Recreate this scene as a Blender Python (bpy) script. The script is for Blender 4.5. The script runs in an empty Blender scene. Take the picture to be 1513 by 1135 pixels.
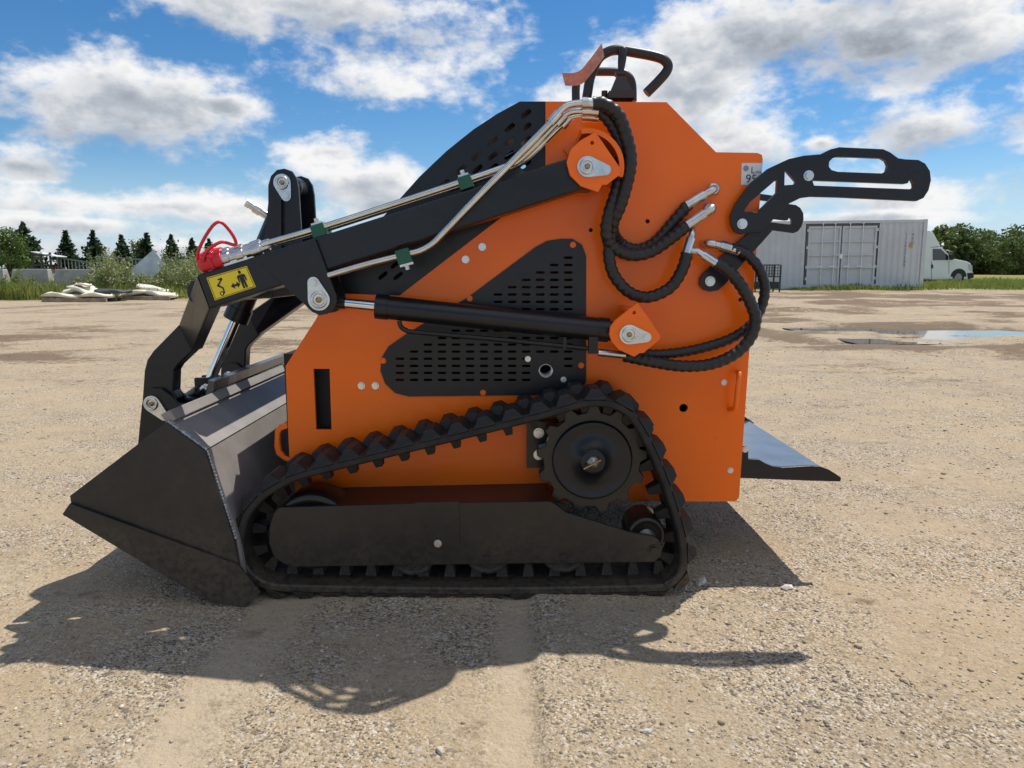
import bpy, math, random
import numpy as np
from mathutils import Vector, Matrix
from mathutils.geometry import tessellate_polygon

random.seed(7); rng = np.random.default_rng(7)
S = bpy.context.scene
COL = S.collection
R = math.radians

# ------------------------------------------------------------------ camera
CAM_H, FPX, PITCH = 0.85, 1050.0, R(9.06)
cam = bpy.data.cameras.new('camera'); camo = bpy.data.objects.new('camera', cam); COL.objects.link(camo)
cam.sensor_fit = 'HORIZONTAL'; cam.sensor_width = 36; cam.lens = 36*FPX/1513
cam.clip_start = 0.05; cam.clip_end = 3000
camo.location = (0, 0, CAM_H); camo.rotation_euler = (R(90)-PITCH, 0, 0)
S.camera = camo
S.view_settings.view_transform = 'Standard'; S.view_settings.look = 'None'
S.view_settings.exposure = 0.62; S.view_settings.gamma = 1

# ------------------------------------------------------------------ sun + sky
SUN = Vector((.40, .41, 1)).normalized()
ld = bpy.data.lights.new('sun', 'SUN'); ld.energy = 3.2; ld.angle = R(.53); ld.color = (1, .955, .88)
lo = bpy.data.objects.new('sun', ld); COL.objects.link(lo); lo.location = (20, 20, 50)
lo.rotation_euler = SUN.to_track_quat('Z', 'Y').to_euler()
W = bpy.data.worlds.new('World'); S.world = W; W.use_nodes = True
nt = W.node_tree; nt.nodes.clear()
class NG:
    """tiny helper for writing node maths"""
    def __init__(s, nt): s.nt = nt
    def put(s, sock, v):
        if hasattr(v, 'is_linked'): s.nt.links.new(v, sock)
        else: sock.default_value = v
    def m(s, op, a, b=0.0, c=None, clamp=False):
        n = s.nt.nodes.new('ShaderNodeMath'); n.operation = op; n.use_clamp = clamp
        s.put(n.inputs[0], a); s.put(n.inputs[1], b)
        if c is not None: s.put(n.inputs[2], c)
        return n.outputs[0]
    def vm(s, op, a, b=(0, 0, 0)):
        n = s.nt.nodes.new('ShaderNodeVectorMath'); n.operation = op
        s.put(n.inputs[0], a); s.put(n.inputs[1], b)
        return n.outputs['Value'] if op in ('DOT_PRODUCT', 'LENGTH') else n.outputs[0]
    def noise(s, vec, scale, detail=4, rough=.55, dist=0):
        n = s.nt.nodes.new('ShaderNodeTexNoise'); s.put(n.inputs['Vector'], vec)
        n.inputs['Scale'].default_value = scale; n.inputs['Detail'].default_value = detail
        n.inputs['Roughness'].default_value = rough; n.inputs['Distortion'].default_value = dist
        return n.outputs['Fac']
    def ramp(s, v, a, b, x=0.0, y=1.0):
        n = s.nt.nodes.new('ShaderNodeMapRange'); n.interpolation_type = 'SMOOTHSTEP'
        s.put(n.inputs[0], v); s.put(n.inputs[1], a); s.put(n.inputs[2], b)
        s.put(n.inputs[3], x); s.put(n.inputs[4], y)
        return n.outputs[0]
    def mix(s, f, a, b):
        n = s.nt.nodes.new('ShaderNodeMix'); n.data_type = 'RGBA'
        s.put(n.inputs[0], f)
        for i, v in ((6, a), (7, b)):
            s.put(n.inputs[i], v if hasattr(v, 'is_linked') else (*v[:3], 1))
        return n.outputs[2]
def pixdir(u, v):
    a = (u-756.5)/FPX; b = -(v-567.5)/FPX
    sp, cp = math.sin(PITCH), math.cos(PITCH)
    return Vector((a, b*sp+cp, b*cp-sp)).normalized()
def build_sky():
    g = NG(nt)
    sky = nt.nodes.new('ShaderNodeTexSky'); sky.sky_type = 'NISHITA'; sky.sun_disc = False
    sky.sun_elevation = math.asin(SUN.z); sky.sun_rotation = math.atan2(SUN.x, SUN.y)
    sky.air_density = 1.0; sky.dust_density = 0.05; sky.ozone_density = 4.0; sky.altitude = 300
    tc = nt.nodes.new('ShaderNodeTexCoord'); d = g.vm('NORMALIZE', tc.outputs['Generated'])
    sx = nt.nodes.new('ShaderNodeSeparateXYZ'); nt.links.new(d, sx.inputs[0])
    zz = g.m('ADD', g.m('MAXIMUM', sx.outputs[2], 0), .10)
    cb = nt.nodes.new('ShaderNodeCombineXYZ')
    g.put(cb.inputs[0], g.m('DIVIDE', sx.outputs[0], zz)); g.put(cb.inputs[1], g.m('DIVIDE', sx.outputs[1], zz))
    p = cb.outputs[0]
    # the clouds that stand over the yard: soft ellipses in direction, broken up by noise
    blobs = [(430, 5, 330, 52), (640, 70, 190, 70), (190, 150, 165, 78), (330, 155, 60, 22), (40, 245, 95, 28),
             (480, 225, 75, 26), (560, 275, 150, 50), (250, 305, 330, 26), (90, 335, 170, 22),
             (1260, 50, 320, 95), (1000, 130, 190, 110), (1080, 200, 90, 80), (1420, 190, 190, 50),
             (1380, 285, 260, 45), (1000, 290, 200, 50), (1300, 322, 300, 16), (1213, 212, 30, 14), (150, 372, 480, 26), (1250, 368, 480, 20)]
    F = None; TL = None
    for (u, v, ru, rv) in blobs:
        c = pixdir(u, v); th = Vector((c.y, -c.x, 0)).normalized(); tv = th.cross(c)
        k = 1/FPX*(c.dot(pixdir(756.5, 567.5)))
        dx = g.vm('DOT_PRODUCT', d, tuple(th/(ru*k))); dy = g.vm('DOT_PRODUCT', d, tuple(tv/(rv*k)))
        q = g.m('ADD', g.m('MULTIPLY', dx, dx), g.m('MULTIPLY', dy, dy))
        f = g.m('SUBTRACT', 1.0, g.m('SQRT', q))
        front = g.m('GREATER_THAN', g.vm('DOT_PRODUCT', d, tuple(c)), .3)
        f = g.m('SUBTRACT', g.m('MULTIPLY', g.m('ADD', f, 3), front), 3)
        tl = g.m('ADD', f, g.m('MULTIPLY', dy, .30))
        F = f if F is None else g.m('MAXIMUM', F, f)
        TL = tl if TL is None else g.m('MAXIMUM', TL, tl)
    top = g.m('MAXIMUM', g.m('MINIMUM', g.m('SUBTRACT', TL, F), .5), -.5)
    # everywhere else the same kind of sky goes on
    gen = g.m('SUBTRACT', g.m('MULTIPLY', g.noise(p, .55, 3, .5), 5.0), 2.55)
    inview = g.m('MULTIPLY', g.ramp(sx.outputs[1], .45, .62), g.ramp(sx.outputs[2], .52, .42))
    gen = g.m('SUBTRACT', gen, g.m('MULTIPLY', inview, 3))
    F = g.m('MAXIMUM', g.m('MAXIMUM', F, -1.0), g.m('MINIMUM', gen, .8))
    d3 = g.vm('MULTIPLY', d, (1, 1, 1.7))
    n1 = g.noise(d3, 8, 6, .56); n2 = g.noise(d3, 34, 4, .62)
    def dens(Fv, a, b):
        return g.m('ADD', Fv, g.m('ADD', g.m('MULTIPLY', g.m('SUBTRACT', a, .5), 3.3), g.m('MULTIPLY', g.m('SUBTRACT', b, .5), 1.3)))
    D = dens(F, n1, n2)
    alpha = g.ramp(D, -.22, .75)
    # light from above: compare with the density a little higher up
    up = g.vm('ADD', d3, (.010, .0, .045))
    lit = g.m('SUBTRACT', n1, g.noise(up, 8, 3, .5))
    big = g.noise(g.vm('ADD', d3, (3, 1, 2)), 5, 2, .5)
    sh = g.m('ADD', g.m('MULTIPLY', lit, 1.1), g.m('SUBTRACT', .98, g.m('MULTIPLY', g.ramp(D, .35, 1.4), .34)))
    sh = g.m('ADD', sh, g.m('MULTIPLY', g.m('SUBTRACT', big, .5), .9))
    sh = g.m('ADD', sh, g.m('MULTIPLY', top, .55))
    sh = g.m('MAXIMUM', g.m('MINIMUM', sh, 1.0), .42)
    ccol = g.mix(g.ramp(sh, .5, 1.0), (.80, .88, 1.0), (1.0, 1.0, 1.0))
    cs = nt.nodes.new('ShaderNodeVectorMath'); cs.operation = 'SCALE'; nt.links.new(ccol, cs.inputs[0])
    g.put(cs.inputs['Scale'], g.m('MULTIPLY', sh, 6.6))
    hs = nt.nodes.new('ShaderNodeHueSaturation'); hs.inputs['Saturation'].default_value = 1.28; hs.inputs['Value'].default_value = .76
    nt.links.new(sky.outputs[0], hs.inputs['Color'])
    hz = g.m('MULTIPLY', g.ramp(sx.outputs[2], .15, .0), .75)
    out = g.mix(alpha, g.mix(hz, hs.outputs[0], (3.6, 4.7, 6.0)), cs.outputs[0])
    bg = nt.nodes.new('ShaderNodeBackground'); bg.inputs['Strength'].default_value = .092
    nt.links.new(out, bg.inputs['Color'])
    wo = nt.nodes.new('ShaderNodeOutputWorld'); nt.links.new(bg.outputs[0], wo.inputs[0])
build_sky()

# ------------------------------------------------------------------ helpers
def P(u, v, y):
    """the point of the upright plane at distance y that a photo pixel looks at"""
    a = (u-756.5)/FPX; b = -(v-567.5)/FPX
    sp, cp = math.sin(PITCH), math.cos(PITCH)
    t = y/(b*sp+cp)
    return (a*t, CAM_H+(b*cp-sp)*t)
def G(u, v):
    """ground point under a pixel"""
    ang = PITCH+math.atan((v-567.5)/FPX); y = CAM_H/math.tan(ang)
    return (P(u, v, y)[0], y)
def PL(pts, y): return [P(u, v, y) for u, v in pts]
def pxm(y): return y*1.0/FPX          # metres per pixel near the axis
MATS = {}
def mat(name, col, rough=.5, metal=0, coat=0, var=.12, vscale=8, bump=0, bscale=60, dust=0, dustcol=(.22, .17, .11), spec=.5, trans=0, alpha=1, grime=0, low=0):
    if name in MATS: return MATS[name]
    m = bpy.data.materials.new(name); m.use_nodes = True; n = m.node_tree; g = NG(n)
    b = n.nodes['Principled BSDF']
    tc = n.nodes.new('ShaderNodeTexCoord'); v = tc.outputs['Object']
    f = g.ramp(g.noise(v, vscale, 5, .6), .3, .7)
    lo_ = [c*(1-var) for c in col]; hi = [min(1, c*(1+var)) for c in col]
    c = g.mix(f, lo_, hi)
    if dust:
        dm = g.m('MULTIPLY', g.ramp(g.noise(v, 22, 8, .75), .36, .86), dust*.7)
        c = g.mix(dm, c, dustcol)
    if low:                                   # dried mud splashed up from the yard
        ge = n.nodes.new('ShaderNodeNewGeometry'); sz = n.nodes.new('ShaderNodeSeparateXYZ'); n.links.new(ge.outputs['Position'], sz.inputs[0])
        hgt = g.m('ADD', sz.outputs[2], g.m('MULTIPLY', g.m('SUBTRACT', g.noise(ge.outputs['Position'], 9, 5, .65), .5), .35))
        lm_ = g.m('MULTIPLY', g.m('MULTIPLY', g.ramp(hgt, .26, .0), g.ramp(g.noise(v, 60, 4, .7), .30, .62)), low)
        c = g.mix(lm_, c, (.24, .18, .115))
    if grime:
        c = g.mix(g.m('MULTIPLY', g.ramp(g.noise(v, 55, 3, .7), .62, .75), grime), c, [x*.35 for x in col])
    n.links.new(c, b.inputs['Base Color'])
    rr = g.m('ADD', rough-.08, g.m('MULTIPLY', g.noise(v, vscale*3, 4, .6), .16))
    if dust: rr = g.m('ADD', rr, g.m('MULTIPLY', dm, .35))
    n.links.new(rr, b.inputs['Roughness'])
    b.inputs['Metallic'].default_value = metal
    b.inputs['Specular IOR Level'].default_value = spec
    b.inputs['Coat Weight'].default_value = coat; b.inputs['Coat Roughness'].default_value = .12
    if trans: b.inputs['Transmission Weight'].default_value = trans
    if alpha < 1: b.inputs['Alpha'].default_value = alpha
    if bump:
        bn = n.nodes.new('ShaderNodeBump'); bn.inputs['Strength'].default_value = bump; bn.inputs['Distance'].default_value = .004
        n.links.new(g.noise(v, bscale, 5, .6), bn.inputs['Height']); n.links.new(bn.outputs[0], b.inputs['Normal'])
    MATS[name] = m; return m
orange = mat('orange_paint', (1.0, .162, .003), .30, coat=.22, var=.05, vscale=3, bump=.05, bscale=220, dust=.05, dustcol=(.6, .28, .12), spec=.3, low=.16)
black = mat('black_paint', (.007, .008, .011), .34, coat=.05, var=.2, vscale=6, bump=.08, bscale=160, dust=.05, spec=.42)
blackd = mat('dusty_black_paint', (.012, .0115, .011), .36, coat=.05, var=.15, vscale=3, bump=.06, bscale=140, dust=.08, spec=.5, low=.14)
rubber = mat('track_rubber', (.014, .014, .0145), .55, var=.3, vscale=20, bump=.35, bscale=120, dust=.3, dustcol=(.15, .115, .08), spec=.35, low=.28)
hoseb = mat('hose_black', (.013, .013, .014), .42, var=.2, vscale=40, dust=.12)
chrome = mat('chrome_rod', (.75, .75, .74), .12, metal=1, var=.05)
zinc = mat('zinc_steel', (.66, .67, .66), .3, metal=1, var=.14, vscale=30, bump=.05)
tubez = mat('plated_tube', (.72, .70, .62), .26, metal=1, var=.12, vscale=12)
brass = mat('brass', (.42, .30, .12), .4, metal=1)
green = mat('green_plastic', (.008, .09, .05), .45)
red = mat('red_plastic', (.62, .015, .025), .4)
bgrey = mat('bucket_grey', (.24, .22, .205), .5, var=.12, vscale=9, bump=.1, bscale=90, dust=.25, dustcol=(.2, .18, .16))
bside = mat('bucket_dark', (.016, .015, .0145), .42, var=.2, vscale=5, bump=.1, bscale=120, dust=.12, low=.25)
darkm = mat('engine_dark', (.006, .006, .006), .6)
tagm = mat('tag_paper', (.42, .26, .22), .7, var=.2, vscale=60)
yellow = mat('sticker_yellow', (.80, .62, .02), .4, var=.03)
white = mat('sticker_white', (.72, .72, .74), .4, var=.03)
ink = mat('ink', (.012, .012, .012), .5)
steelp = mat('platform_plate', (.30, .31, .33), .2, metal=.9, var=.15, vscale=10, dust=.15)

def tagp(o, label=None, cat=None, group=None, kind=None):
    for k, v in (('label', label), ('category', cat), ('group', group), ('kind', kind)):
        if v: o[k] = v
    return o
def empty(name, loc=(0, 0, 0), **kw):
    o = bpy.data.objects.new(name, None); COL.objects.link(o); o.location = loc; o.empty_display_size = .1
    return tagp(o, **kw)
YC = 2.33
class MB:
    def __init__(s): s.v = []; s.f = []; s.sm = []
    def add(s, vs, fs, smooth=False):
        o = len(s.v); s.v += [tuple(p) for p in vs]; s.f += [tuple(i+o for i in f) for f in fs]; s.sm += [smooth]*len(fs); return s
    def plate(s, outline, y0, y1, holes=()):
        """upright plate: outline and holes in (x, z), between depths y0 and y1"""
        loops = [list(outline)]+[list(h) for h in holes]
        tri = tessellate_polygon([[Vector((x, z, 0)) for x, z in l] for l in loops])
        flat = [p for l in loops for p in l]; n = len(flat)
        vs = [(x, y0, z) for x, z in flat]+[(x, y1, z) for x, z in flat]
        fs = []
        for t in tri:
            a, b, c = [flat[i] for i in t]
            ccw = (b[0]-a[0])*(c[1]-a[1])-(b[1]-a[1])*(c[0]-a[0]) > 0
            t = tuple(t) if ccw else tuple(reversed(t))
            fs.append(t); fs.append(tuple(i+n for i in reversed(t)))
        o = 0
        for li, l in enumerate(loops):
            m = len(l); ar = sum(l[i][0]*l[(i+1) % m][1]-l[(i+1) % m][0]*l[i][1] for i in range(m))
            for i in range(m):
                a, b = o+i, o+(i+1) % m
                q = (a, a+n, b+n, b) if ((ar > 0) == (li == 0)) else (b, b+n, a+n, a)
                fs.append(q)
            o += m
        return s.add(vs, fs)
    def box(s, x0, x1, y0, y1, z0, z1):
        return s.add([(x, y, z) for z in (z0, z1) for y in (y0, y1) for x in (x0, x1)],
                     [(0, 2, 3, 1), (4, 5, 7, 6), (0, 1, 5, 4), (2, 6, 7, 3), (0, 4, 6, 2), (1, 3, 7, 5)])
    def hexa(s, a, b):
        """two quads (4 points each, same order) joined into a block"""
        return s.add(list(a)+list(b), [(0, 1, 2, 3), (7, 6, 5, 4)]+[(i, i+4, (i+1) % 4+4, (i+1) % 4) for i in range(4)])
    def tube(s, path, r, n=10, wob=0, pitch=.012, cap=True, step=None):
        pts = [Vector(p) for p in path]
        if step:
            L = [0]
            for a, b in zip(pts, pts[1:]): L.append(L[-1]+(b-a).length)
            k = max(2, int(L[-1]/step)); out = []; j = 0
            for i in range(k+1):
                d = L[-1]*i/k
                while j < len(L)-2 and L[j+1] < d: j += 1
                t = (d-L[j])/max(1e-9, L[j+1]-L[j]); out.append(pts[j].lerp(pts[j+1], t))
            pts = out
        vs = []; fs = []; N = None; dist = 0
        for i, p in enumerate(pts):
            t = (pts[min(i+1, len(pts)-1)]-pts[max(i-1, 0)]).normalized()
            if N is None: N = t.orthogonal().normalized()
            else: N = (N-t*N.dot(t)).normalized()
            B = t.cross(N)
            if i: dist += (p-pts[i-1]).length
            for k in range(n):
                a = 2*math.pi*k/n
                ri = (r[i] if isinstance(r, (list, tuple)) else r)
                if wob: ri *= 1+wob*math.sin(2*math.pi*dist/pitch+a)
                vs.append(p+N*(ri*math.cos(a))+B*(ri*math.sin(a)))
        for i in range(len(pts)-1):
            for k in range(n):
                fs.append((i*n+k, i*n+(k+1) % n, (i+1)*n+(k+1) % n, (i+1)*n+k))
        s.add(vs, fs, True)
        if cap:
            s.add(vs[:n], [tuple(reversed(range(n)))]); s.add(vs[-n:], [tuple(range(n))])
        return s
    def cyl(s, a, b, r, n=20, r2=None): return s.tube([a, b], [r, r if r2 is None else r2], n)
    def lathe(s, cx, cz, prof, n=40, smooth=True):
        """profile of (radius, y) turned about an axis along y"""
        vs = []; fs = []
        for r, y in prof:
            for k in range(n):
                a = 2*math.pi*k/n; vs.append((cx+r*math.cos(a), y, cz+r*math.sin(a)))
        for i in range(len(prof)-1):
            for k in range(n):
                fs.append((i*n+k, i*n+(k+1) % n, (i+1)*n+(k+1) % n, (i+1)*n+k))
        return s.add(vs, fs, smooth)
    def build(s, name, m, parent=None, mirror=False, bevel=0, loc=None):
        vs = s.v; fs = s.f
        if mirror: vs = [(x, 2*YC-y, z) for x, y, z in vs]; fs = [tuple(reversed(f)) for f in fs]
        me = bpy.data.meshes.new(name); me.from_pydata(vs, [], fs)
        me.polygons.foreach_set('use_smooth', s.sm); me.materials.append(m); me.update()
        o = bpy.data.objects.new(name, me); COL.objects.link(o)
        if parent: o.parent = parent
        if loc: o.location = loc
        if bevel:
            b = o.modifiers.new('bevel', 'BEVEL'); b.width = bevel; b.segments = 2; b.limit_method = 'ANGLE'; b.angle_limit = R(40)
        return o
def circ(cx, cz, r, n=16, a0=0): return [(cx+r*math.cos(a0+2*math.pi*k/n), cz+r*math.sin(a0+2*math.pi*k/n)) for k in range(n)]
def slot(cx, cz, w, h, n=4, rot=0):
    r = h/2; o = []
    for k in range(n+1): a = -math.pi/2+math.pi*k/n; o.append((w/2-r+r*math.cos(a), r*math.sin(a)))
    for k in range(n+1): a = math.pi/2+math.pi*k/n; o.append((-w/2+r+r*math.cos(a), r*math.sin(a)))
    c, s_ = math.cos(rot), math.sin(rot)
    return [(cx+x*c-z*s_, cz+x*s_+z*c) for x, z in o]
def hull(c1, r1, c2, r2, n=12):
    """teardrop: outline round two circles"""
    (x1, z1), (x2, z2) = c1, c2; d = math.hypot(x2-x1, z2-z1); a = math.atan2(z2-z1, x2-x1); b = math.acos(max(-1, min(1, (r1-r2)/d)))
    o = [(x1+r1*math.cos(a+b+(2*math.pi-2*b)*k/n), z1+r1*math.sin(a+b+(2*math.pi-2*b)*k/n)) for k in range(n+1)]
    o += [(x2+r2*math.cos(a-b+2*b*k/n), z2+r2*math.sin(a-b+2*b*k/n)) for k in range(n+1)]
    return o
def smooth(pts, n=8, closed=False):
    """Catmull-Rom through the points"""
    p = [Vector(q) for q in pts]; out = []; m = len(p)
    for i in range(m if closed else m-1):
        g = (lambda k: p[k % m]) if closed else (lambda k: p[max(0, min(m-1, k))])
        a, b, c, d = g(i-1), g(i), g(i+1), g(i+2)
        for k in range(n):
            t = k/n
            out.append(.5*((2*b)+(c-a)*t+(2*a-5*b+4*c-d)*t*t+(3*b-a-3*c+d)*t**3))
    if not closed: out.append(p[-1])
    return out
def path(pts, y, n=8):
    """pixel path at one depth, or at the depth given as a third number"""
    q = []
    for t in pts:
        yy = t[2] if len(t) > 2 else y
        x, z = P(t[0], t[1], yy); q.append((x, yy, z))
    return smooth(q, n)
def Z3(l): return lambda zx, zy: (l[0]+zx*l[2], l[1]+zy*l[2])

# ------------------------------------------------------------------ ground
def vnoise(x, y, seed=0):
    xi = np.floor(x).astype(np.int64); yi = np.floor(y).astype(np.int64); xf = x-xi; yf = y-yi
    def h(a, b):
        n = (a*374761393+b*668265263+seed*974711) & 0x7fffffff
        n = ((n ^ (n >> 13))*1274126177) & 0x7fffffff
        return ((n ^ (n >> 16)) & 0xffff)/65535.0
    u = xf*xf*(3-2*xf); v = yf*yf*(3-2*yf)
    return (h(xi, yi)*(1-u)+h(xi+1, yi)*u)*(1-v)+(h(xi, yi+1)*(1-u)+h(xi+1, yi+1)*u)*v
def fbm(x, y, oct=4, seed=0):
    t = 0; a = .5; s = 0
    for i in range(oct): t = t+a*vnoise(x*2**i, y*2**i, seed+i); s += a; a *= .5
    return t/s-.5
def sstep(x, a, b): t = np.clip((x-a)/(b-a), 0, 1); return t*t*(3-2*t)
PUD = [(6.6, 10.4, 1.0, .55), (5.1, 10.8, .6, .35), (7.6, 9.2, .7, .3), (5.9, 9.4, .5, .25)]
def edge_y(x):
    """where the dirt yard ends and the grass begins"""
    return np.where(x < 0, 20.6+1.2*fbm(x*.25, x*0+3, 3, 5)*2, 30.3+1.6*fbm(x*.2, x*0+9, 3, 8)*2)
def terrain(x, y):
    z = .016*fbm(x*1.3, y*1.3, 3, 1)+.007*fbm(x*7, y*7, 3, 2)+.006*fbm(x*26, y*26, 2, 3)
    under = np.exp(-((x+.1)/1.1)**4-((y-2.3)/.75)**4)
    z = z*(1-.75*under)-.004+.013*np.exp(-((x+.1)/.62)**8)*(np.exp(-((y-1.84)/.12)**4)+np.exp(-((y-2.82)/.12)**4))
    # muddy, rutted part of the yard on the right, fainter wheel tracks on the left
    mr = sstep(x, 1.2, 3.2)*sstep(y, 5.2, 8)*(1-sstep(y, 27, 31))
    rut = fbm(x*.35+.25*y*.2, y*1.5, 4, 11)
    z = z+mr*(.16*rut+.05*fbm(x*2.2, y*3.0, 3, 12))
    ml = sstep(-x, .5, 2.5)*sstep(y, 4, 7)*(1-sstep(y, 19, 21))
    z = z+ml*.05*fbm(x*.3-.1*y, y*1.3, 3, 15)
    hol = np.zeros_like(x)
    for (px, py, a, b) in PUD:
        hol = np.maximum(hol, np.exp(-((x-px)/a)**2-((y-py)/b)**2))
    near = np.exp(-((x-6.3)/2.2)**2-((y-10.2)/1.3)**2)
    z = z*(1-.6*near)+near*(.012+.10*fbm(x*1.6, y*2.2, 4, 81))-hol*.17
    # smooth tyre strip that runs out under the track, and a small step beside it
    st = np.maximum(np.exp(-((x+.60)/.085)**4), .8*np.exp(-((x-.005)/.045)**4))*sstep(-y, -2.2, -1.9)*np.clip(.95+1.0*fbm(x*6, y*2, 3, 71), 0, 1)
    z = z*(1-.8*st)-.006*st
    st2 = sstep(x, .045, .062)*(1-sstep(y, 1.9, 2.3))
    z = z+.012*st2*(1-sstep(x, .1, .5))
    gr = sstep(y, edge_y(x)-.4, edge_y(x)+.6)
    z = z+gr*(.07+.12*fbm(x*.5, y*.5, 3, 21))
    return z, mr, ml, gr, hol, st
def graded(a, b, d, lo_, hi, g):
    c = list(np.arange(a, b+d/2, d)); s = d; x = c[-1]
    while x < hi: s *= g; x += s; c.append(x)
    s = d; x = c[0]; pre = []
    while x > lo_: s *= g; x -= s; pre.append(x)
    return np.array(pre[::-1]+c)
gx = graded(-1.9, 1.9, .013, -700, 700, 1.028); gy = graded(1.0, 3.0, .013, -8, 900, 1.028)
XX, YY = np.meshgrid(gx, gy); ZZ, MR, ML, GR, HOL, ST = terrain(XX, YY)
far = sstep(YY, 60, 140); ZZ = ZZ*(1-far)
nx, ny = len(gx), len(gy)
me = bpy.data.meshes.new('ground')
co = np.stack([XX, YY, ZZ], -1).reshape(-1, 3).astype(np.float32)
idx = np.arange(nx*ny).reshape(ny, nx)
q = np.stack([idx[:-1, :-1], idx[:-1, 1:], idx[1:, 1:], idx[1:, :-1]], -1).reshape(-1, 4)
me.vertices.add(len(co)); me.vertices.foreach_set('co', co.ravel())
me.loops.add(q.size); me.loops.foreach_set('vertex_index', q.ravel().astype(np.int32))
me.polygons.add(len(q)); me.polygons.foreach_set('loop_start', np.arange(0, q.size, 4, dtype=np.int32))
me.polygons.foreach_set('use_smooth', np.ones(len(q), bool)); me.update()
streak = fbm(XX*.9+.2*YY, YY*1.0-.15*XX, 5, 37)
mudv = np.clip(MR*(.34+2.6*fbm(XX*.7, YY*1.0, 5, 31))+.9*HOL+ML*(.10+1.2*fbm(XX*.6, YY*1.0, 5, 33))+sstep(YY, 3.0, 8)*(.06+1.9*streak)*(1-HOL), 0, 1)
at = me.color_attributes.new('zones', 'FLOAT_COLOR', 'POINT')
at.data.foreach_set('color', np.stack([mudv, GR, ST, np.ones_like(GR)], -1).reshape(-1).astype(np.float32))
def ground_mat():
    m = bpy.data.materials.new('yard_dirt'); m.use_nodes = True; n = m.node_tree; g = NG(n); b = n.nodes['Principled BSDF']
    tc = n.nodes.new('ShaderNodeTexCoord'); v = tc.outputs['Object']
    va = n.nodes.new('ShaderNodeVertexColor'); va.layer_name = 'zones'
    sp = n.nodes.new('ShaderNodeSeparateColor'); n.links.new(va.outputs[0], sp.inputs[0])
    big = g.ramp(g.noise(v, .9, 5, .6), .35, .68); mid = g.ramp(g.noise(v, 5.5, 6, .65), .35, .68)
    c = g.mix(big, (.42, .316, .197), (.36, .284, .192)); c = g.mix(g.m('MULTIPLY', mid, .6), c, (.47, .378, .258))
    c = g.mix(g.m('MULTIPLY', sp.outputs[2], .62), c, (.53, .43, .305))
    # single grains: pale and dark chips
    vo = n.nodes.new('ShaderNodeTexVoronoi'); vo.inputs['Scale'].default_value = 250; n.links.new(v, vo.inputs['Vector'])
    vs = n.nodes.new('ShaderNodeSeparateColor'); n.links.new(vo.outputs['Color'], vs.inputs[0])
    vo2 = n.nodes.new('ShaderNodeTexVoronoi'); vo2.inputs['Scale'].default_value = 115; n.links.new(v, vo2.inputs['Vector'])
    vs2 = n.nodes.new('ShaderNodeSeparateColor'); n.links.new(vo2.outputs['Color'], vs2.inputs[0])
    grav = g.ramp(g.noise(v, 2.3, 5, .65), .40, .60)
    grav = g.m('MULTIPLY', g.m('ADD', g.m('MULTIPLY', grav, .75), .25), g.m('SUBTRACT', 1.0, sp.outputs[2]))
    c = g.mix(g.m('MULTIPLY', g.ramp(vs.outputs[0], .70, .9), grav), c, (.12, .10, .08))
    c = g.mix(g.m('MULTIPLY', g.ramp(vs.outputs[1], .74, .92), grav), c, (.60, .54, .45))
    c = g.mix(g.m('MULTIPLY', g.ramp(vs2.outputs[0], .90, .97), grav), c, (.16, .135, .11))
    c = g.mix(g.m('MULTIPLY', g.ramp(vs2.outputs[1], .93, .98), grav), c, (.56, .50, .42))
    c = g.mix(g.m('MULTIPLY', g.ramp(g.noise(v, 17, 7, .7), .56, .72), .45), c, (.21, .165, .12))
    mudm = g.ramp(g.m('ADD', sp.outputs[0], g.m('ADD', g.m('MULTIPLY', g.m('SUBTRACT', g.noise(g.vm('MULTIPLY', v, (.6, 1.6, 1)), 2.0, 9, .72), .5), 1.7), g.m('MULTIPLY', g.m('SUBTRACT', g.noise(v, 11, 9, .78), .5), 2.4))), .14, .66)
    c = g.mix(g.m('MULTIPLY', mudm, .85), c, (.15, .102, .062))
    gc = g.mix(g.ramp(g.noise(v, .6, 6, .65), .35, .65), (.13, .18, .03), (.26, .25, .08))
    sy = n.nodes.new('ShaderNodeSeparateXYZ'); n.links.new(v, sy.inputs[0])
    gc = g.mix(g.m('MULTIPLY', g.ramp(sy.outputs[1], 85, 125), .75), gc, (.30, .235, .085))
    c = g.mix(sp.outputs[1], c, gc)
    n.links.new(c, b.inputs['Base Color'])
    n.links.new(g.m('SUBTRACT', .97, g.m('MULTIPLY', mudm, .12)), b.inputs['Roughness'])
    b.inputs['Specular IOR Level'].default_value = .12
    h = g.m('ADD', g.m('MULTIPLY', g.noise(v, 70, 6, .7), .7), g.m('MULTIPLY', g.m('MULTIPLY', g.m('SUBTRACT', 1, vo2.outputs['Distance']), grav), .55))
    h = g.m('ADD', h, g.m('MULTIPLY', g.noise(v, 14, 5, .65), 1.2))
    bn = n.nodes.new('ShaderNodeBump'); bn.inputs['Strength'].default_value = .85; bn.inputs['Distance'].default_value = .012
    n.links.new(h, bn.inputs['Height']); n.links.new(bn.outputs[0], b.inputs['Normal'])
    return m
me.materials.append(ground_mat())
gro = bpy.data.objects.new('ground', me); COL.objects.link(gro); gro['kind'] = 'structure'
gro['label'] = 'dry tan dirt and gravel yard with mud ruts and grass beyond'
def gz(x, y): return float(terrain(np.array([float(x)]), np.array([float(y)]))[0][0])
# puddle water lies in the hollows
wm = mat('puddle_water', (.10, .085, .065), .03, var=.1, spec=.6)
w = MB(); w.add([(4.2, 8.6, 0), (8.6, 8.6, 0), (8.6, 11.6, 0), (4.2, 11.6, 0)], [(0, 1, 2, 3)])
po = w.build('puddle', wm, loc=(0, 0, -.028)); po['kind'] = 'structure'; po['label'] = 'shallow muddy puddle reflecting the clouds'

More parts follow.
